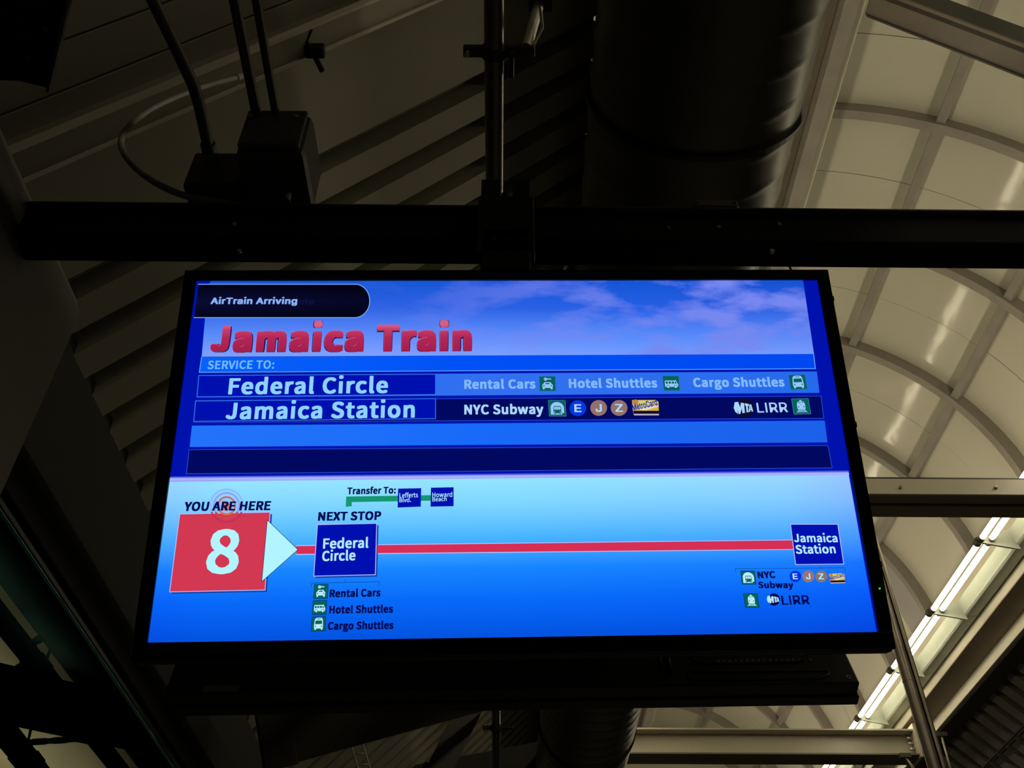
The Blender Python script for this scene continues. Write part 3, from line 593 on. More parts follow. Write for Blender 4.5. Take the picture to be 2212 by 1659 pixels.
for k in range(-7, 8):
    if k in (-7,) : pass
    lb = names.get(k, 'twin tube fluorescent fixture seen only beyond the far beam' if k > 4 else 'twin tube fluorescent fixture overhead, outside the picture')
    if first is None: o = first = fixture(lb)
    else: o = dup(first); o['label'] = lb
    o.location = (LX, LY - 1.25 + 1.25*k + 0.0, LZ)
    o2 = dup(first); o2['label'] = 'twin tube fluorescent fixture hidden behind the round duct'; o2['group'] = 'fluorescent fixtures behind the duct'
    o2.location = (5.55 - LX, LY + 1.25*(k-1) + 1.25, LZ); o2.rotation_euler = (0, 0, PI)

for k in range(7):  # unseen lamps added to light the concourse roof beyond the glass
    o = dup(first); o['label'] = 'added unseen twin tube fixture lighting the concourse roof, outside the picture'; o['group'] = 'added unseen fixtures lighting the concourse roof'
    o.location = (-6.65, 5.0 + 1.6*k, 3.72)
# ================================================================== DISPLAYS
O = Vector((-0.59410223, 1.22878017, 1.37606648)); EX = Vector((0.99829311, 0.01102672, 0.02726285)).normalized()
EY = Vector((-0.02061701, -0.31037216, 0.95173175)); EY = (EY - EX*EY.dot(EX)).normalized(); EN = EX.cross(EY)
SW, SH = 1.21, 1.21*9/16
tv = empty('display_monitor', (0,0,0), 'large lit flat panel display showing the train destination board', 'display')
tv.matrix_world = Matrix(((EX.x, EY.x, EN.x, O.x), (EX.y, EY.y, EN.y, O.y), (EX.z, EY.z, EN.z, O.z), (0,0,0,1)))
# in the display's own space: x right, y up, z towards the viewer, origin = top left corner of the picture
def S2(px, py):
    """the point of the picture plane seen at a pixel, in display space"""
    r = ray(px, py); t = O.dot(EN) / r.dot(EN); p = r*t - O
    return Vector((p.dot(EX), p.dot(EY)))
B = .024
m = MB()
for (x0, x1, y0, y1) in ((-B, SW+B, .0, .022), (-B, SW+B, -SH-.028, -SH), (-B, 0, -SH, 0), (SW, SW+B, -SH, 0)):
    m.box(x0, x1, y0, y1, -.030, .006)
m.build('bezel', M_black, tv, .0015)
MB().box(-B-.002, SW+B+.002, -SH-.030, .024, -.038, -.012).build('housing', M_blackmetal, tv, .004)
MB().box(.06, SW-.06, -SH+.06, -.05, -.085, -.038).build('back_cover', M_blackmetal, tv, .012)
for y in (-.035, -.30, -.56): MB().box(SW+B, SW+B+.004, y-.010, y, -.02, 0).build('side_notch', M_blackmetal, tv)
p = S2(1897, 1273)
MB().tube([(p.x, p.y, .0055), (p.x, p.y, .0075)], .0016, 10).build('status_light', glow('green_led', rgb(60, 220, 60), 1.0), tv)
for i, x in enumerate((.02, .055)): MB().box(SW-.3+x, SW-.29+x, .022, .024, -.01, .004).build('top_clip', M_bolt, tv)

# ---- procedural materials of the picture
def screen_mat(name, stops, tilt=None, noise=None, lo=0.0, hi=1.0, axis='Y'):
    """emission: ramp along the display's height (or width), optional second ramp across, optional clouds"""
    m = bpy.data.materials.new(name); m.use_nodes = True; nt = m.node_tree; nt.nodes.clear()
    tc = nt.nodes.new('ShaderNodeTexCoord'); sx = nt.nodes.new('ShaderNodeSeparateXYZ'); link(nt, tc.outputs['Object'], sx.inputs[0])
    def ramp(ax, lo, hi, stops):
        mr = nt.nodes.new('ShaderNodeMapRange'); mr.inputs['From Min'].default_value = lo; mr.inputs['From Max'].default_value = hi
        link(nt, sx.outputs[ax], mr.inputs['Value']); cr = nt.nodes.new('ShaderNodeValToRGB'); el = cr.color_ramp.elements
        while len(el) < len(stops): el.new(.5)
        for e, (t, c) in zip(el, stops): e.position = t; e.color = c
        link(nt, mr.outputs[0], cr.inputs[0]); return cr.outputs['Color']
    c = ramp(axis, lo, hi, stops)
    if tilt:
        lo2, hi2, st = tilt; c2 = ramp('X', lo2, hi2, st)
        mx = nt.nodes.new('ShaderNodeMix'); mx.data_type = 'RGBA'; mx.blend_type = 'MULTIPLY'; mx.inputs['Factor'].default_value = 1
        link(nt, c, mx.inputs['A']); link(nt, c2, mx.inputs['B']); c = mx.outputs['Result']
    if noise:
        nz, colr, mask = noise
        mp = nt.nodes.new('ShaderNodeMapping'); mp.inputs['Scale'].default_value = nz; link(nt, tc.outputs['Object'], mp.inputs['Vector'])
        n = nt.nodes.new('ShaderNodeTexNoise'); n.inputs['Scale'].default_value = 1; n.inputs['Detail'].default_value = 7; n.inputs['Roughness'].default_value = .55
        link(nt, mp.outputs[0], n.inputs['Vector'])
        cr = nt.nodes.new('ShaderNodeValToRGB'); cr.color_ramp.elements[0].position = .46; cr.color_ramp.elements[1].position = .60
        link(nt, n.outputs['Fac'], cr.inputs[0])
        mk = ramp('X', mask[0], mask[1], [(0, (0,0,0,1)), (.55, (.55,.55,.55,1)), (1, (1,1,1,1))])
        mu = nt.nodes.new('ShaderNodeMix'); mu.data_type = 'RGBA'; mu.blend_type = 'MULTIPLY'; mu.inputs['Factor'].default_value = 1
        link(nt, cr.outputs[0], mu.inputs['A']); link(nt, mk, mu.inputs['B'])
        mx = nt.nodes.new('ShaderNodeMix'); mx.data_type = 'RGBA'
        link(nt, mu.outputs['Result'], mx.inputs['Factor']); link(nt, c, mx.inputs['A']); mx.inputs['B'].default_value = colr; c = mx.outputs['Result']
    e = nt.nodes.new('ShaderNodeEmission'); o = nt.nodes.new('ShaderNodeOutputMaterial')
    link(nt, c, e.inputs[0]); link(nt, e.outputs[0], o.inputs[0]); return m
W1 = (1,1,1,1)
G = {}
def flat(key, *c):
    if key not in G: G[key] = glow('display_' + key, rgb(*c))
    return G[key]
def poly(name, pts, w, mat, parent, label=None, px=True):
    """flat printed patch of the picture; pts are pixels of the photograph on the display plane"""
    q = [S2(*p) for p in pts] if px else [Vector(p) for p in pts]
    m = MB(); v = [m.bm.verts.new((p.x, p.y, w)) for p in q]
    for t in tessellate_polygon([[Vector((p.x, p.y, 0)) for p in q]]):
        try: m.bm.faces.new([v[i] for i in t])
        except ValueError: pass
    bmesh.ops.recalc_face_normals(m.bm, faces=m.bm.faces[:])
    for f in m.bm.faces:
        f.normal_update()
        if f.normal.z < 0: f.normal_flip()
    me = bpy.data.meshes.new(name); m.bm.to_mesh(me); m.bm.free(); me.materials.append(mat)
    o = bpy.data.objects.new(name, me); COL.objects.link(o); o.parent = parent
    if label: o['label'] = label
    return o
def outline(name, pts, th, w, mat, parent, closed=True):
    q = [S2(*p) for p in pts]; m = MB(); n = len(q)
    for i in range(n if closed else n-1):
        a, b = q[i], q[(i+1) % n]; d = (b-a).normalized(); s = Vector((-d.y, d.x))*th/2
        a2, b2 = a - d*th/2, b + d*th/2
        m.bm.faces.new([m.bm.verts.new((p.x, p.y, w)) for p in (a2-s, b2-s, b2+s, a2+s)])
    me = bpy.data.meshes.new(name); m.bm.to_mesh(me); m.bm.free(); me.materials.append(mat)
    o = bpy.data.objects.new(name, me); COL.objects.link(o); o.parent = parent; return o
ZL = .0009
def L(k): return ZL + .00018*k

def glyph_loops(font, ch):
    g = font[ch]; out = []
    for s in g[1:]:
        v = list(map(int, s.split())); out.append([Vector((v[i]/1000, v[i+1]/1000, 0)) for i in range(0, len(v), 2)])
    return g[0]/1000, out
def lettering(txt, p0, p1, ptop, mat, parent, w, font=None, bold=.008, track=0.0, shift=(0,0), label=None, slant=0.0, name='lettering', capch='H'):
    """p0 = pixel of the left end of the baseline, p1 = right end, ptop = a pixel on the cap line above p0"""
    font = font or GLYPH_HUMANIST
    a, b, c = S2(*p0), S2(*p1), S2(*ptop)
    if font is GLYPH_GROTESK: bold *= 2; track *= 2
    x = 0; items = []; xmax = 0; xmin = None
    for ch in txt:
        if ch == ' ': x += (.075 if font is GLYPH_HUMANIST else .17) + bold*1.1 + track; continue
        adv, loops = glyph_loops(font, ch); adv += bold*1.1
        if ch in 'ij':
            loops = [[v + Vector((0, bold*1.5, 0)) for v in l] if min(v.y for v in l) > .19 else l for l in loops]
        if xmin is None: xmin = min(v.x for l in loops for v in l) - bold
        if ch == 'J' and font is GLYPH_HUMANIST:
            lo = min(v.y for l in loops for v in l); hi = max(v.y for l in loops for v in l)
            loops = [[Vector((v.x, (v.y-lo)*(hi/(hi-lo)), 0)) for v in l] for l in loops]
        items.append((ch, x, loops)); xmax = x + max(v.x for l in loops for v in l) + bold
        x += adv + track
    cap = {True: .2515, False: .25}[font is GLYPH_HUMANIST]
    CAPV = CAPS[id(font)]
    sx = (b - a).length / (xmax - xmin); sy = abs((c - a).y) / (CAPV + bold*1.5)
    dx = (b - a).normalized(); dy = Vector((-dx.y, dx.x))
    offs = [(bold*i*(.92 if j else 1), bold*j*(.92 if i else 1)) for i in (-1, -.33, .33, 1) for j in (-.75, 0, .75)]
    V, Fc = [], []
    for ch, x0, loops in items:
        flatv = [v for l in loops for v in l]; tri = []
        if ch in 'ij:':                       # separate solid loops, not holes
            n0 = 0
            for l in loops: tri += [tuple(n0+i for i in t) for t in tessellate_polygon([l])]; n0 += len(l)
        else: tri = tessellate_polygon(loops)
        for ox, oy in offs:
            base = len(V)
            for v in flatv:
                X, Y = (v.x + x0 + ox - xmin) , (v.y + oy + bold*.75)
                q = a + dx*((X + slant*Y)*sx + shift[0]) + dy*(Y*sy + shift[1])
                V.append((q.x, q.y, w))
            Fc += [[base+i for i in t] for t in tri]
    me = bpy.data.meshes.new(name); me.from_pydata(V, [], Fc); me.materials.append(mat)
    o = bpy.data.objects.new(name, me); COL.objects.link(o); o.parent = parent
    if label: o['label'] = label
    return o
_ct = max(int(v) for v in GLYPH_GROTESK['T'][1].split()[1::2])
GLYPH_GROTESK['I'] = [172, '54 0 118 0 118 %d 54 %d' % (_ct, _ct)]
CAPS = {id(GLYPH_HUMANIST): max(v.y for l in glyph_loops(GLYPH_HUMANIST, 'H')[1] for v in l),
        id(GLYPH_GROTESK): max(v.y for l in glyph_loops(GLYPH_GROTESK, 'T')[1] for v in l)}

# ---- picture: base panel
scr = MB().box(-.001, SW+.001, -SH-.001, .001, -.004, .0004).build('screen', flat('royal', 0, 18, 172), tv)
scr['label'] = 'glowing blue picture area of the display'
V = lambda py: S2(1000, py).y
# sky header
mat = screen_mat('display_sky', [(0, rgb(128,160,255)), (.28, rgb(92,138,250)), (.62, rgb(44,98,228)), (1, rgb(22,86,214))], lo=V(766), hi=V(607),
                 noise=((5.5, 15, 1), rgb(118,136,240), (.30, 1.0)), tilt=(0, SW, [(0, (.9,1,1,1)), (.35, W1), (.7, (.75,.95,1,1)), (1, (.85,.9,.95,1))]))
poly('sky_picture', [(453,606),(1734,604),(1758,765),(436,771),(443,690)], L(0), mat, scr)
# service strip
mat = screen_mat('display_strip', [(0, rgb(8,98,250)), (.5, rgb(0,78,245)), (1, rgb(0,72,240))], lo=0, hi=SW, axis='X')
poly('service_strip', [(436,772),(1757,765),(1761,797),(431,805)], L(1), mat, scr)
ED = flat('edge', 96, 160, 252)
outline('strip_edge', [(436,772),(431,805),(1761,797),(1757,765)], .0016, L(2), ED, scr, closed=False)
# status capsule
caps = [S2(418,614), S2(770,616)]; c0 = S2(770,651); q = [(418,615),(768,615)]
def arc(cx, cy, rx, ry, a0, a1, n=14): return [(cx+rx*math.cos(a0+(a1-a0)*i/n), cy-ry*math.sin(a0+(a1-a0)*i/n)) for i in range(n+1)]
capsule = [(429,615)] + arc(768, 651, 31, 36, PI/2, 0)[0:] + arc(766, 651, 33, 36, 0, -PI/2) + [(420,687)]
mat = screen_mat('display_capsule', [(0, rgb(3,4,18)), (.5, rgb(10,12,52)), (1, rgb(3,4,18))], lo=V(687), hi=V(615), tilt=(0, .4, [(0, W1), (1, (.5,.5,.5,1))]))
poly('status_capsule', capsule, L(3), mat, scr, 'black rounded status box')
outline('capsule_edge', capsule, .0017, L(4), flat('capsule', 120, 165, 248), scr, closed=False)
poly('margin_blue', [(427,607),(456,607),(455,612),(426,612)], L(5), flat('royal', 0, 18, 172), scr)
lettering('ute', (646,658), (679,659), (647,645), flat('ghost', 14, 16, 62), scr, L(5), GLYPH_GROTESK, .016)
lettering('AirTrain Arriving', (455,658), (642,658), (456,644), flat('pale', 138, 178, 250), scr, L(6), GLYPH_GROTESK, .018)
# title
for w_, mt, bo, sh in ((6, flat('navyline', 32, 22, 92), .034, (.0008, -.0010)), (7, flat('pink', 205, 84, 128), .024, (-.0003, .0012)), (8, screen_mat('display_title', [(0, rgb(160,30,76)), (.55, rgb(180,38,84)), (.86, rgb(198,62,106)), (1, rgb(212,96,134))], lo=V(762), hi=V(703)), .0235, (.0002, -.0004))):
    lettering('Jamaica Train', (453,762), (1019,759), (455,705), mt, scr, L(w_), None, bo, .006, sh)
lettering('SERVICE TO:', (448,798), (592,797), (450,780), flat('icy', 112, 186, 252), scr, L(3), None, .011, .004)
# destination rows
def row(tl, tr, br, bl, mat, k=1, edge=None, name='table_row'):
    poly(name, [tl, tr, br, bl], L(k), mat, scr)
    if edge: outline('row_edge', [tl, tr, br, bl], .0012, L(k+1), edge, scr)
dim = flat('dim_edge', 40, 74, 205)
row((430,811),(1764,803),(1770,849),(426,859), screen_mat('display_row', [(0, rgb(32,108,245)), (.5, rgb(50,112,240)), (1, rgb(36,106,236))], lo=0, hi=SW, axis='X'))
row((424,866),(1773,856),(1779,904),(419,913), flat('midnight', 0, 8, 96), 1, dim)
row((415,920),(1781,909),(1787,956),(410,966), screen_mat('display_row_blank', [(0, rgb(36,116,250)), (.45, rgb(24,106,248)), (1, rgb(28,96,232))], lo=0, hi=SW, axis='X'))
row((409,972),(1788,963),(1797,1011),(403,1024), flat('midnight', 0, 8, 96), 1, dim)
row((430,812),(941,809),(941,853),(426,858), flat('deep', 0, 16, 176), 3, flat('box_edge', 62, 126, 240))
row((423,867),(941,862),(941,905),(419,911), flat('deep', 0, 16, 176), 3, flat('box_edge', 62, 126, 240))
PALE = flat('text_blue', 142, 210, 255)
lettering('Federal Circle', (493,853), (838,850), (495,818), PALE, scr, L(6), None, .015, .010)
lettering('Jamaica Station', (487,907), (896,903), (490,871), PALE, scr, L(6), None, .015, .010)
SOFT = flat('text_soft', 130, 184, 250)
lettering('Rental Cars', (1003,841), (1157,840), (1004,821), SOFT, scr, L(4), None, .019, .004)
lettering('Hotel Shuttles', (1229,839), (1420,838), (1229,819), SOFT, scr, L(4), None, .019, .004)
lettering('Cargo Shuttles', (1498,837), (1695,836), (1498,817), SOFT, scr, L(4), None, .019, .004)
lettering('NYC Subway', (1003,896), (1174,895), (1003,875), flat('text_bright', 172, 214, 255), scr, L(4), None, .0150, .004)
lettering('LIRR', (1636,892), (1702,891), (1634,871), flat('text_bright', 172, 214, 255), scr, L(4), GLYPH_GROTESK, .004, .004)

# ---- lower panel
mat = screen_mat('display_lower', [(0, rgb(4,84,226)), (.22, rgb(8,106,250)), (.42, rgb(24,134,255)), (.62, rgb(76,182,255)), (.85, rgb(132,216,255)), (1, rgb(152,228,255))], lo=V(1372), hi=V(1036),
                 tilt=(0, SW, [(0, (1,.86,1,1)), (.08, (1,1,1,1)), (.5, (.93,1,1,1)), (.9, (1,.88,1,1)), (1, (1.0,.72,1,1))]))
poly('route_panel', [(368,1032),(1832,1020),(1893.5,1367.5),(317.5,1390.5)], L(0), mat, scr)
mat = screen_mat('display_divider', [(0, rgb(66,84,206)), (.25, rgb(160,164,252)), (.7, rgb(176,182,255)), (1, rgb(70,90,220))], lo=V(1037), hi=V(1026))
poly('divider_bar', [(369,1030),(1832,1017),(1834,1026),(368,1041)], L(1), mat, scr)
NAVY = flat('navy', 4, 10, 84); RED = flat('red', 210, 56, 82); REDL = flat('red_line', 214, 46, 84); DEEP = flat('deep', 0, 16, 176); ICE = flat('ice', 178, 244, 255); LAV = flat('lavender', 176, 190, 255)
SHD = flat('soft_shadow', 20, 66, 170)
# red route line
poly('route_line_edge', [(640,1178),(1715,1166),(1718,1188),(640,1199)], L(1), LAV, scr)
poly('route_line', [(640,1180),(1715,1167.5),(1718,1186.5),(640,1197)], L(2), REDL, scr, 'red route line')
# green transfer line
GRN = flat('green', 20, 150, 112)
poly('transfer_line', [(748,1073),(932,1070),(932,1082),(760,1085),(760,1094),(747,1095)], L(1), GRN, scr, 'green transfer line')
# station tiles
def tile(name, tl, tr, br, bl, mat, edge=None, k=3, shadow=True, label=None):
    if shadow: poly('tile_shadow', [(x+4, y+4) for x, y in (tl, tr, br, bl)], L(k-1), SHD, scr)
    poly(name, [tl, tr, br, bl], L(k), mat, scr, label)
    if edge: outline('tile_edge', [tl, tr, br, bl], .0013, L(k+1), edge, scr)
tile('station_tile', (389,1111),(584,1107),(573,1275),(367,1279), RED, LAV, label='red tile with a big numeral')
tile('station_tile', (686,1134),(814,1131),(811,1242),(678,1245), DEEP, LAV)
tile('station_tile', (1707,1133),(1809,1133),(1822,1219),(1718,1220), DEEP, LAV, shadow=False)
tile('station_tile', (860,1056),(910,1055),(909,1095),(859,1097), DEEP, None, shadow=False)
tile('station_tile', (931,1054),(980,1053),(980,1094),(930,1095), DEEP, None, shadow=False)
poly('arrow_head', [(578,1124),(644,1188),(566,1257)], L(6), ICE, scr, 'white arrow head')
outline('arrow_edge', [(578,1124),(644,1188),(566,1257)], .0009, L(7), NAVY, scr)
lettering('8', (443,1240), (514,1239), (447,1145), ICE, scr, L(7), None, .010)
# rippling marker
cx, cy = 490, 1093
def annulus(cx, cy, rx, ry, r0, r1, k, mat, name='ripple_ring'):
    m = MB(); n = 40; A = []; B_ = []
    for i in range(n):
        a = 2*PI*i/n
        p = S2(cx+rx*r0*math.cos(a), cy+ry*r0*math.sin(a)); q = S2(cx+rx*r1*math.cos(a), cy+ry*r1*math.sin(a))
        A.append(m.bm.verts.new((p.x, p.y, L(k)))); B_.append(m.bm.verts.new((q.x, q.y, L(k))))
    for i in range(n): m.bm.faces.new((A[i], B_[i], B_[(i+1)%n], A[(i+1)%n]))
    me = bpy.data.meshes.new(name); m.bm.to_mesh(me); m.bm.free(); me.materials.append(mat)
    o = bpy.data.objects.new(name, me); COL.objects.link(o); o.parent = scr; return o
def half(cx, cy, rx, ry, r0, r1, k, mu, ml):
    """ring whose part above the tile edge and part on the red tile differ in tint"""
    for a0, a1, mat in ((-.12*PI-PI, .12*PI, mu), (.12*PI, PI-.12*PI, ml)):
        pass
    m1, m2 = MB(), MB(); n = 48
    for i in range(n):
        a, b = 2*PI*i/n, 2*PI*(i+1)/n; mid = cy + ry*(r0+r1)/2*math.sin((a+b)/2)
        m = m1 if mid < 1108 else m2
        m.bm.faces.new([m.bm.verts.new((q.x, q.y, L(k))) for q in (S2(cx+rx*r0*math.cos(a), cy+ry*r0*math.sin(a)), S2(cx+rx*r1*math.cos(a), cy+ry*r1*math.sin(a)), S2(cx+rx*r1*math.cos(b), cy+ry*r1*math.sin(b)), S2(cx+rx*r0*math.cos(b), cy+ry*r0*math.sin(b)))])
    for m, mat in ((m1, mu), (m2, ml)):
        me = bpy.data.meshes.new('ripple_ring'); m.bm.to_mesh(me); m.bm.free(); me.materials.append(mat)
        o = bpy.data.objects.new('ripple_ring', me); COL.objects.link(o); o.parent = scr
half(cx, cy, 37, 37, .90, 1.0, 6, flat('ripple1', 140, 186, 255), flat('ripple1r', 192, 50, 86))
half(cx, cy, 37, 37, .68, .80, 6, flat('ripple2', 146, 160, 250), flat('ripple2r', 208, 66, 76))
half(cx, cy, 37, 37, .44, .56, 6, flat('ripple3', 192, 112, 122), flat('ripple3r', 224, 110, 70))
annulus(488, 1094, 15, 15, .0, 1.0, 6, flat('marker_glow', 150, 190, 250), 'marker_dot')
annulus(488, 1094, 10, 10, .0, 1.0, 7, flat('marker', 214, 130, 96), 'marker_dot')
lettering('YOU ARE HERE', (397,1105), (584,1103), (399,1085), NAVY, scr, L(8), None, .019, -.004, slant=.06)
lettering('NEXT STOP', (687,1126), (823,1124), (689,1107), NAVY, scr, L(8), None, .019, -.006, slant=.03)
lettering('Transfer To:', (750,1069), (855,1067), (751,1054), NAVY, scr, L(8), None, .019, -.002, slant=.03)
WH = flat('text_white', 178, 232, 255)
lettering('Federal', (698,1186), (796,1184), (699,1164), WH, scr, L(8), None, .013, -.002)
lettering('Circle', (696,1213), (768,1211), (698,1191), WH, scr, L(8), None, .013, -.002)
lettering('Jamaica', (1715,1172), (1809,1172), (1715,1154), WH, scr, L(8), None, .013, -.002)
lettering('Station', (1719,1197), (1805,1196), (1717,1178), WH, scr, L(8), None, .013, -.002)
lettering('Lefferts', (863,1076), (903,1075), (863,1066), WH, scr, L(8), None, .0055)
lettering('Blvd.', (863,1086), (888,1085), (863,1077), WH, scr, L(8), None, .0055)
lettering('Howard', (934,1075), (977,1074), (934,1065), WH, scr, L(8), None, .0055)
lettering('Beach', (934,1084), (965,1083), (934,1075), WH, scr, L(8), None, .0055)
for t, y, x1 in (('Rental Cars', 1291, 822), ('Hotel Shuttles', 1326, 849), ('Cargo Shuttles', 1361, 850)):
    x0 = {1291: 712, 1326: 711, 1361: 708}[y]
    lettering(t, (x0, y), (x1, y-2), (x0+1, y-17), NAVY, scr, L(4), None, .020, -.002)
lettering('NYC', (1637,1250), (1675,1249), (1635,1235), NAVY, scr, L(4), None, .020, -.004)
lettering('Subway', (1638,1271), (1714,1271), (1637,1257), NAVY, scr, L(4), None, .020, -.002)
lettering('LIRR', (1689,1307), (1749,1306), (1687,1287), NAVY, scr, L(4), GLYPH_GROTESK, .010, .001)
# thin brackets under the stations
outline('bracket_line', [(673,1268),(674,1260),(820,1257),(819,1265)], .0006, L(3), NAVY, scr, closed=False)
outline('bracket_line', [(746,1258),(746,1253)], .0006, L(3), NAVY, scr, closed=False)
outline('bracket_line', [(1588,1235),(1588,1229),(1824,1227),(1825,1234)], .0006, L(3), NAVY, scr, closed=False)
outline('bracket_line', [(1772,1228),(1771,1224)], .0006, L(3), NAVY, scr, closed=False)

# ---- pictograms in unit squares
def picto(kind, tl, tr, bl, fg, edge, k=3):
    a, b, c = S2(*bl), S2(*tl), S2(*tr); ux, uy = c - b, b - a
    T = lambda x, y: a + ux*x + uy*y
    GT = flat('sign_green', 4, 98, 92)
    def pl(name, pts, kk, mat): return poly(name, [tuple(T(x, y)) for x, y in pts], L(kk), mat, scr, px=False)
    circ = lambda cx, cy, r, n=16, ry=None: [(cx+r*math.cos(2*PI*i/n), cy+(ry or r)*math.sin(2*PI*i/n)) for i in range(n)]
    pl('pictogram_edge', [(-.03,-.03),(1.03,-.03),(1.03,1.03),(-.03,1.03)], k, edge)
    pl('pictogram_tile', [(0,0),(1,0),(1,1),(0,1)], k+1, GT)
    parts = []
    if kind == 'car':
        parts = [(1, [(.20,.10),(.30,.10),(.32,.20),(.68,.20),(.70,.10),(.80,.10),(.84,.40),(.78,.46),(.68,.60),(.32,.60),(.22,.46),(.16,.40)]),
                 (0, [(.34,.46),(.66,.46),(.61,.54),(.39,.54)]), (0, circ(.27,.34,.045)), (0, circ(.73,.34,.045)),
                 (1, circ(.38,.81,.11)), (0, circ(.36,.81,.035)), (1, [(.46,.78),(.72,.78),(.75,.81),(.72,.85),(.46,.85)])]
    elif kind == 'van':
        parts = [(1, [(.10,.24),(.92,.24),(.93,.42),(.80,.68),(.77,.74),(.74,.68),(.14,.68),(.10,.62)]),
                 (0, [(.15,.46),(.29,.46),(.29,.61),(.15,.61)]), (0, [(.34,.46),(.48,.46),(.48,.61),(.34,.61)]), (0, [(.53,.46),(.67,.46),(.67,.61),(.53,.61)]), (0, [(.72,.46),(.85,.46),(.77,.61),(.72,.61)]),
                 (0, circ(.28,.25,.12)), (0, circ(.76,.25,.12)), (1, circ(.28,.25,.09)), (1, circ(.76,.25,.09))]
    elif kind == 'bus':
        parts = [(1, [(.20,.16),(.22,.07),(.32,.07),(.33,.16),(.69,.16),(.70,.07),(.80,.07),(.82,.16),(.84,.30),(.80,.78),(.74,.90),(.62,.94),(.38,.94),(.26,.90),(.20,.78),(.16,.30)]),
                 (0, [(.24,.48),(.76,.48),(.74,.74),(.26,.74)]), (0, circ(.27,.32,.045)), (0, circ(.73,.32,.045)), (2, [(.36,.82),(.64,.82),(.64,.88),(.36,.88)])]
    elif kind == 'subway':
        parts = [(1, [(.09,.08),(.09,.55)] + [(.50+.41*math.cos(PI-PI*i/14), .52+.38*math.sin(PI-PI*i/14)) for i in range(1, 14)] + [(.91,.55),(.91,.18),(.78,.18),(.78,.08)]),
                 (0, [(.26,.16),(.74,.16),(.74,.54),(.68,.64),(.32,.64),(.26,.54)]), (1, [(.30,.40),(.70,.40),(.70,.54),(.66,.59),(.34,.59),(.30,.54)]),
                 (0, [(.425,.40),(.445,.40),(.445,.59),(.425,.59)]), (0, [(.555,.40),(.575,.40),(.575,.59),(.555,.59)]),
                 (1, circ(.33,.24,.035)), (1, circ(.67,.24,.035)), (0, [(.30,.08),(.36,.16),(.40,.16),(.36,.08)]), (0, [(.64,.08),(.60,.16),(.64,.16),(.70,.08)])]
    elif kind == 'train':
        parts = [(1, [(.27,.30),(.73,.30),(.75,.34),(.75,.66),(.68,.80),(.56,.86),(.55,.92),(.45,.92),(.44,.86),(.32,.80),(.25,.66),(.25,.34)]),
                 (0, [(.33,.72),(.48,.76),(.48,.80),(.36,.78)]), (0, [(.67,.72),(.52,.76),(.52,.80),(.64,.78)]), (0, circ(.34,.46,.04)), (0, circ(.66,.46,.04)), (0, circ(.5,.60,.025)),
                 (1, [(.30,.25),(.70,.25),(.72,.28),(.28,.28)]), (1, [(.26,.12),(.34,.22),(.66,.22),(.74,.12),(.84,.07),(.80,.14),(.70,.24),(.30,.24),(.20,.14),(.16,.07)]), (1, [(.26,.10),(.74,.10),(.74,.13),(.26,.13)]), (1, [(.30,.16),(.70,.16),(.70,.19),(.30,.19)])]
    for i, (c_, pts) in enumerate(parts):
        pl('pictogram_shape', pts, k+2+i*.35, {1: fg, 0: GT, 2: flat('sign_mid', 60, 130, 200)}[c_])
I1 = flat('icon_soft', 150, 200, 252); I2 = flat('icon_ice', 186, 236, 255); E1 = flat('icon_edge', 50, 112, 206)
picto('car', (1165,814), (1199,814), (1166,845), I1, E1)
picto('van', (1431,813), (1465,813), (1434,844), I1, E1)
picto('bus', (1703,811), (1738,810), (1708,842), I1, E1)
picto('subway', (1185,866), (1220,866), (1187,899), I1, flat('icon_edge2', 60, 130, 170))
picto('train', (1710,863), (1745,862), (1715,895), I1, flat('icon_edge2', 60, 130, 170))
picto('car', (680,1263), (709,1262.5), (678,1293), I2, NAVY)
picto('van', (677,1298), (706,1297.5), (675,1328), I2, NAVY)
picto('bus', (675,1333.5), (704,1332.5), (673,1363.5), I2, NAVY)
picto('subway', (1600,1234), (1629,1234), (1603,1262), I2, NAVY)
picto('train', (1606,1283), (1635,1283), (1610,1312), I2, NAVY)
# line bullets
def bullet(cx, cy, rx, ry, mat, ch, tm, k=4):
    annulus(cx, cy, rx, ry, 0.0, 1.0, k, mat, 'line_bullet')
    h = ry*.5; wd = {'E': .40, 'J': .36, 'Z': .44}[ch]*rx
    lettering(ch, (cx-wd, cy+h), (cx+wd+rx*.04, cy+h), (cx-wd, cy-h), tm, scr, L(k+1), GLYPH_GROTESK, .011)
TW = flat('text_bright', 172, 214, 255)
bullet(1248, 882.5, 18, 17, flat('line_blue', 0, 56, 226), 'E', TW)
bullet(1293, 882, 18, 17, flat('line_brown', 146, 114, 104), 'J', TW)
bullet(1337, 882, 18, 17, flat('line_brown', 146, 114, 104), 'Z', TW)
bullet(1717.5, 1245.5, 12.6, 12.4, flat('line_blue2', 0, 48, 226), 'E', WH)
bullet(1745.5, 1245.5, 12.6, 12.6, flat('line_brown2', 154, 116, 112), 'J', WH)
bullet(1773.5, 1245.5, 12.6, 12.6, flat('line_brown3', 134, 118, 104), 'Z', WH)
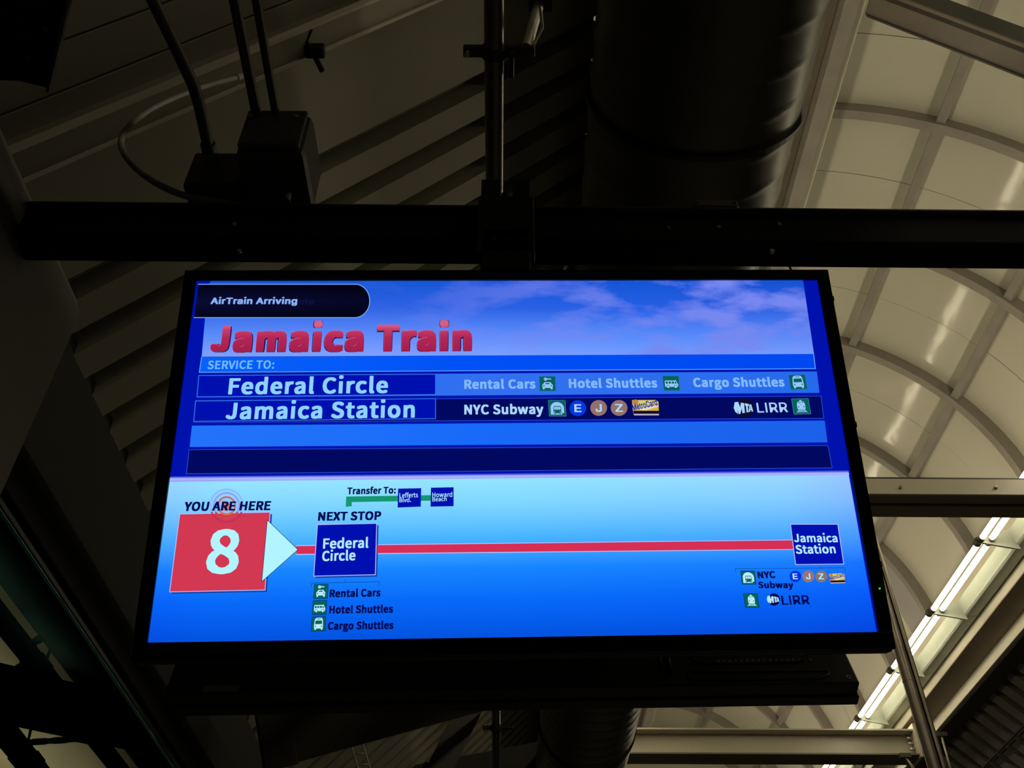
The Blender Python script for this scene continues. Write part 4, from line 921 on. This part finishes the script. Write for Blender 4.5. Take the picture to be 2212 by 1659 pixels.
# fare card
def card(tl, tr, br, bl, k=4):
    q = lambda u, v: (tl[0]*(1-u)*(1-v)+tr[0]*u*(1-v)+br[0]*u*v+bl[0]*(1-u)*v, tl[1]*(1-u)*(1-v)+tr[1]*u*(1-v)+br[1]*u*v+bl[1]*(1-u)*v)
    YE = flat('card_yellow', 216, 178, 62); CR = flat('card_cream', 222, 220, 190)
    poly('fare_card', [q(0,0), q(.88,0), q(1,.12), q(1,1), q(.04,1), q(0,.6)], L(k), YE, scr)
    poly('fare_card_light', [q(.22,0), q(.88,0), q(1,.12), q(.9,.22), q(.2,.55)], L(k+1), flat('card_pale', 218, 206, 110), scr)
    poly('fare_card_light', [q(.1,.62), q(.98,.30), q(.99,.42), q(.5,.68)], L(k+1), CR, scr)
    annulus(*q(.13,.14), (tr[0]-tl[0])*.11, (tr[0]-tl[0])*.10, 0, 1, k+1.5, flat('card_orange', 196, 130, 70), 'fare_card_dot')
    poly('fare_card_stripe', [q(.02,.70), q(1,.70), q(1,.90), q(.03,.90)], L(k+2), flat('card_black', 18, 10, 40), scr)
    poly('fare_card_stripe', [q(.03,.91), q(1,.91), q(1,1.0), q(.04,1.0)], L(k+2), flat('card_grey', 176, 170, 196), scr)
    lettering('MetroCard', q(.03,.70), q(.97,.34), q(.02,.28), flat('card_blue', 6, 44, 172), scr, L(k+3), GLYPH_GROTESK, .012)
card((1365,865), (1422,865), (1423,898), (1367,898))
card((1790,1240), (1823,1239), (1825,1260), (1793,1261))
# round agency mark with three letters
def agency(cx, cy, r, disc, fg, k=4):
    annulus(cx, cy, r, r*.98, 0, 1, k, disc, 'agency_disc')
    poly('agency_letter', [(cx-r*1.02,cy-r*.58),(cx-r*.66,cy-r*.62),(cx-r*.46,cy-r*.02),(cx-r*.38,cy-r*.54),(cx-r*.06,cy-r*.48),(cx+r*.02,cy+r*.50),(cx-r*.22,cy+r*.54),(cx-r*.30,cy+r*.02),(cx-r*.44,cy+r*.60),(cx-r*.60,cy+r*.62),(cx-r*.78,cy+r*.10),(cx-r*.68,cy+r*.62),(cx-r*.96,cy+r*.40),(cx-r*1.12,cy+r*.0)], L(k+1), fg, scr)
    poly('agency_letter', [(cx+r*.02,cy-r*.48),(cx+r*.42,cy-r*.40),(cx+r*.42,cy-r*.18),(cx+r*.32,cy-r*.20),(cx+r*.38,cy+r*.44),(cx+r*.20,cy+r*.46),(cx+r*.14,cy-r*.22),(cx+r*.04,cy-r*.24)], L(k+1), fg, scr)
    poly('agency_letter', [(cx+r*.50,cy-r*.38),(cx+r*.68,cy-r*.34),(cx+r*.88,cy+r*.36),(cx+r*.72,cy+r*.38),(cx+r*.68,cy+r*.20),(cx+r*.56,cy+r*.22),(cx+r*.56,cy+r*.40),(cx+r*.42,cy+r*.42)], L(k+1), fg, scr)
    poly('agency_counter', [(cx+r*.57,cy-r*.10),(cx+r*.60,cy-r*.10),(cx+r*.65,cy+r*.08),(cx+r*.56,cy+r*.09)], L(k+1.5), disc, scr)
agency(1608, 882, 21, flat('disc_dark', 14, 12, 52), flat('text_bright', 172, 214, 255))
agency(1671, 1295.5, 13.5, NAVY, WH)

# ---- rear display, back to back with the first
EX2 = EX; EY2 = Vector((-.0206, .325, .945)); EY2 = (EY2 - EX2*EY2.dot(EX2)).normalized(); EN2 = EX2.cross(EY2)
d = Vector(((1858-1106)/FPX, 1, -(1475-829.5)/FPX))*1.72
O2 = ray(1858, 1475)*1.72
rt = empty('display_monitor', (0,0,0), 'rear monitor hanging below and behind the lit display, showing its black back', 'display')
rt.matrix_world = Matrix(((EX2.x, EY2.x, EN2.x, O2.x), (EX2.y, EY2.y, EN2.y, O2.y), (EX2.z, EY2.z, EN2.z, O2.z), (0,0,0,1)))
# rear display space: origin bottom right corner of its back, x right, y up, z towards the viewer
def R2(px, py):
    r = ray(px, py); t = O2.dot(EN2) / r.dot(EN2); p = r*t - O2
    return p.dot(EX2), p.dot(EY2)
xl = R2(356, 1492)[0]
MB().box(xl, 0, 0, .74, -.030, 0).build('back_panel', M_blackmetal, rt, .003)
MB().box(xl-.005, .004, -.004, .744, -.052, -.030).build('bezel', M_black, rt, .002)
(a0, b0), (a1, b1) = R2(1505, 1428), R2(1705, 1398)
m = MB()
for i in range(26):
    for j in range(7):
        x = a0 + (a1-a0)*(i+.5*(j % 2))/26; y = b0 + .012 + .010*j
        m.ring((x, y, .0002), (0,0,1), .0011, .0026, .0012, 6)
o = m.build('speaker_grille', M_steel, rt); o['kind'] = 'stuff'; o['label'] = 'dotted perforated grille'
m = MB()
for i in range(17):
    x = a0 + (a1-a0)*i/17 + .06; m.ring((x-.02, b0-.002, .0002), (0,0,1), .0008, .0026, .0012, 6)
o = m.build('vent_holes', M_steel, rt); o['kind'] = 'stuff'
def groove(pts, th, mat=M_black):
    q = [R2(*p) for p in pts]; m = MB()
    m.tube([(x, y, .001) for x, y in q], th, 6); m.build('moulded_ridge', mat, rt)
groove([(1492,1400),(1490,1415),(1500,1428),(1520,1434),(1720,1432),(1745,1420),(1740,1400)], .0022)
groove([(1488,1452),(1490,1466),(1510,1469),(1770,1466),(1790,1458),(1788,1450),(1510,1452),(1488,1452)], .0022)
groove([(1422,1404),(1430,1450)], .002); groove([(1440,1404),(1450,1458)], .0035)
x, y = R2(1833, 1463)
MB().ring((x, y, 0), (0,0,1), .0026, .0042, .0015, 20).build('screw_ring', paint('bright_ring', (.6,.6,.6), rough=.3, metal=.6), rt)
(a0, b0), (a1, b1) = R2(440, 1487), R2(515, 1489)
MB().box(a0, a1, .004, .018, 0, .0008).build('sticker', M_sticker, rt)

# ---- ceiling mount
b0, b1 = at_y(1031, 500, 1.385), at_y(1155, 500, 1.385)
r = empty('display_mount', ((b0.x+b1.x)/2, 1.45, 1.3), 'black steel bracket clamping the display to the beam', 'bracket')
child('clamp_plate', MB().box(b0.x, b1.x, 1.385, 1.418, 1.66, 1.868), M_blackmetal, r, .004)
child('clamp_plate', MB().box(b0.x+.01, b1.x-.01, 1.502, 1.53, 1.66, 1.868), M_blackmetal, r, .004)
child('clamp_bridge', MB().box(b0.x+.01, b1.x-.01, 1.385, 1.53, 1.60, 1.742), M_blackmetal, r, .004)
for (xa, xb) in ((1040, 1078), (1107, 1143)):
    p, q = at_y(xa, 400, 1.40), at_y(xb, 400, 1.40)
    top = at_y(xa, 390, 1.40).z; bot = 1.862
    m = MB(); x0, x1 = p.x, q.x; cxm = (x0+x1)/2; hs = [at_y(1000, 402, 1.40).z, at_y(1000, 429, 1.40).z]
    # strap with two round holes: built as a ladder of slices around each hole
    n = 12; yA, yB = 1.397, 1.403
    def slab(z0, z1):
        m.box(x0, x1, yA, yB, z0, z1)
    hr = .0060; zs = [bot, hs[1]-hr, hs[1]+hr, hs[0]-hr, hs[0]+hr, top]
    slab(zs[0], zs[1]) if zs[1] > zs[0] else None
    slab(zs[2], zs[3]); slab(zs[4], zs[5])
    for hz in hs:
        for i in range(n):
            za, zb = hz-hr+2*hr*i/n, hz-hr+2*hr*(i+1)/n; zm = (za+zb)/2-hz; hw = math.sqrt(max(0, hr*hr-zm*zm))
            m.box(x0, cxm-hw, yA, yB, za, zb); m.box(cxm+hw, x1, yA, yB, za, zb)
    child('slotted_ear', m, M_blackmetal, r)
child('knob', MB().tube([((b0.x+b1.x)/2-.002, 1.40, 1.868), ((b0.x+b1.x)/2-.002, 1.40, 1.892)], .010, 12), M_blackmetal, r)
for px in (1065, 1098, 1138):
    p = at_y(px, 560, 1.385); child('bolt', MB().tube([(p.x, 1.386, 1.70), (p.x, 1.376, 1.70)], .006, 6), M_blackmetal, r)
cxm = (b0.x+b1.x)/2
child('drop_tube', MB().tube([(cxm, 1.46, .95), (cxm, 1.46, 1.62)], .03, 16), M_blackmetal, r)
for z, y0, y1 in ((1.28, 1.345, 1.78), (1.06, 1.42, 1.70)):
    child('arm', MB().box(cxm-.25, cxm+.25, 1.43, 1.49, z-.02, z+.02), M_blackmetal, r, .003)
    child('arm', MB().box(cxm-.03, cxm+.03, y0, y1, z-.015, z+.015), M_blackmetal, r, .003)
# thin cable between beam and display top
p, q = at_y(1703, 572, 1.42), at_y(1714, 590, 1.26)
r = empty('display_cable', p, 'thin black cable dropping from the beam to the display corner', 'cable')
child('cable', MB().tube([p+Vector((0,0,.01)), p.lerp(q,.5)+Vector((0,0,-.003)), q], .0022, 8), M_black, r)
p = at_y(1220, 580, 1.30)
r = empty('cable_clip', p, 'tiny shiny clip on the display top right of the mount', 'clip')
child('clip', MB().tube([p+Vector((-.006,0,-.02)), p+Vector((0,0,.004)), p+Vector((.007,0,.008))], .003, 8), M_steel, r)
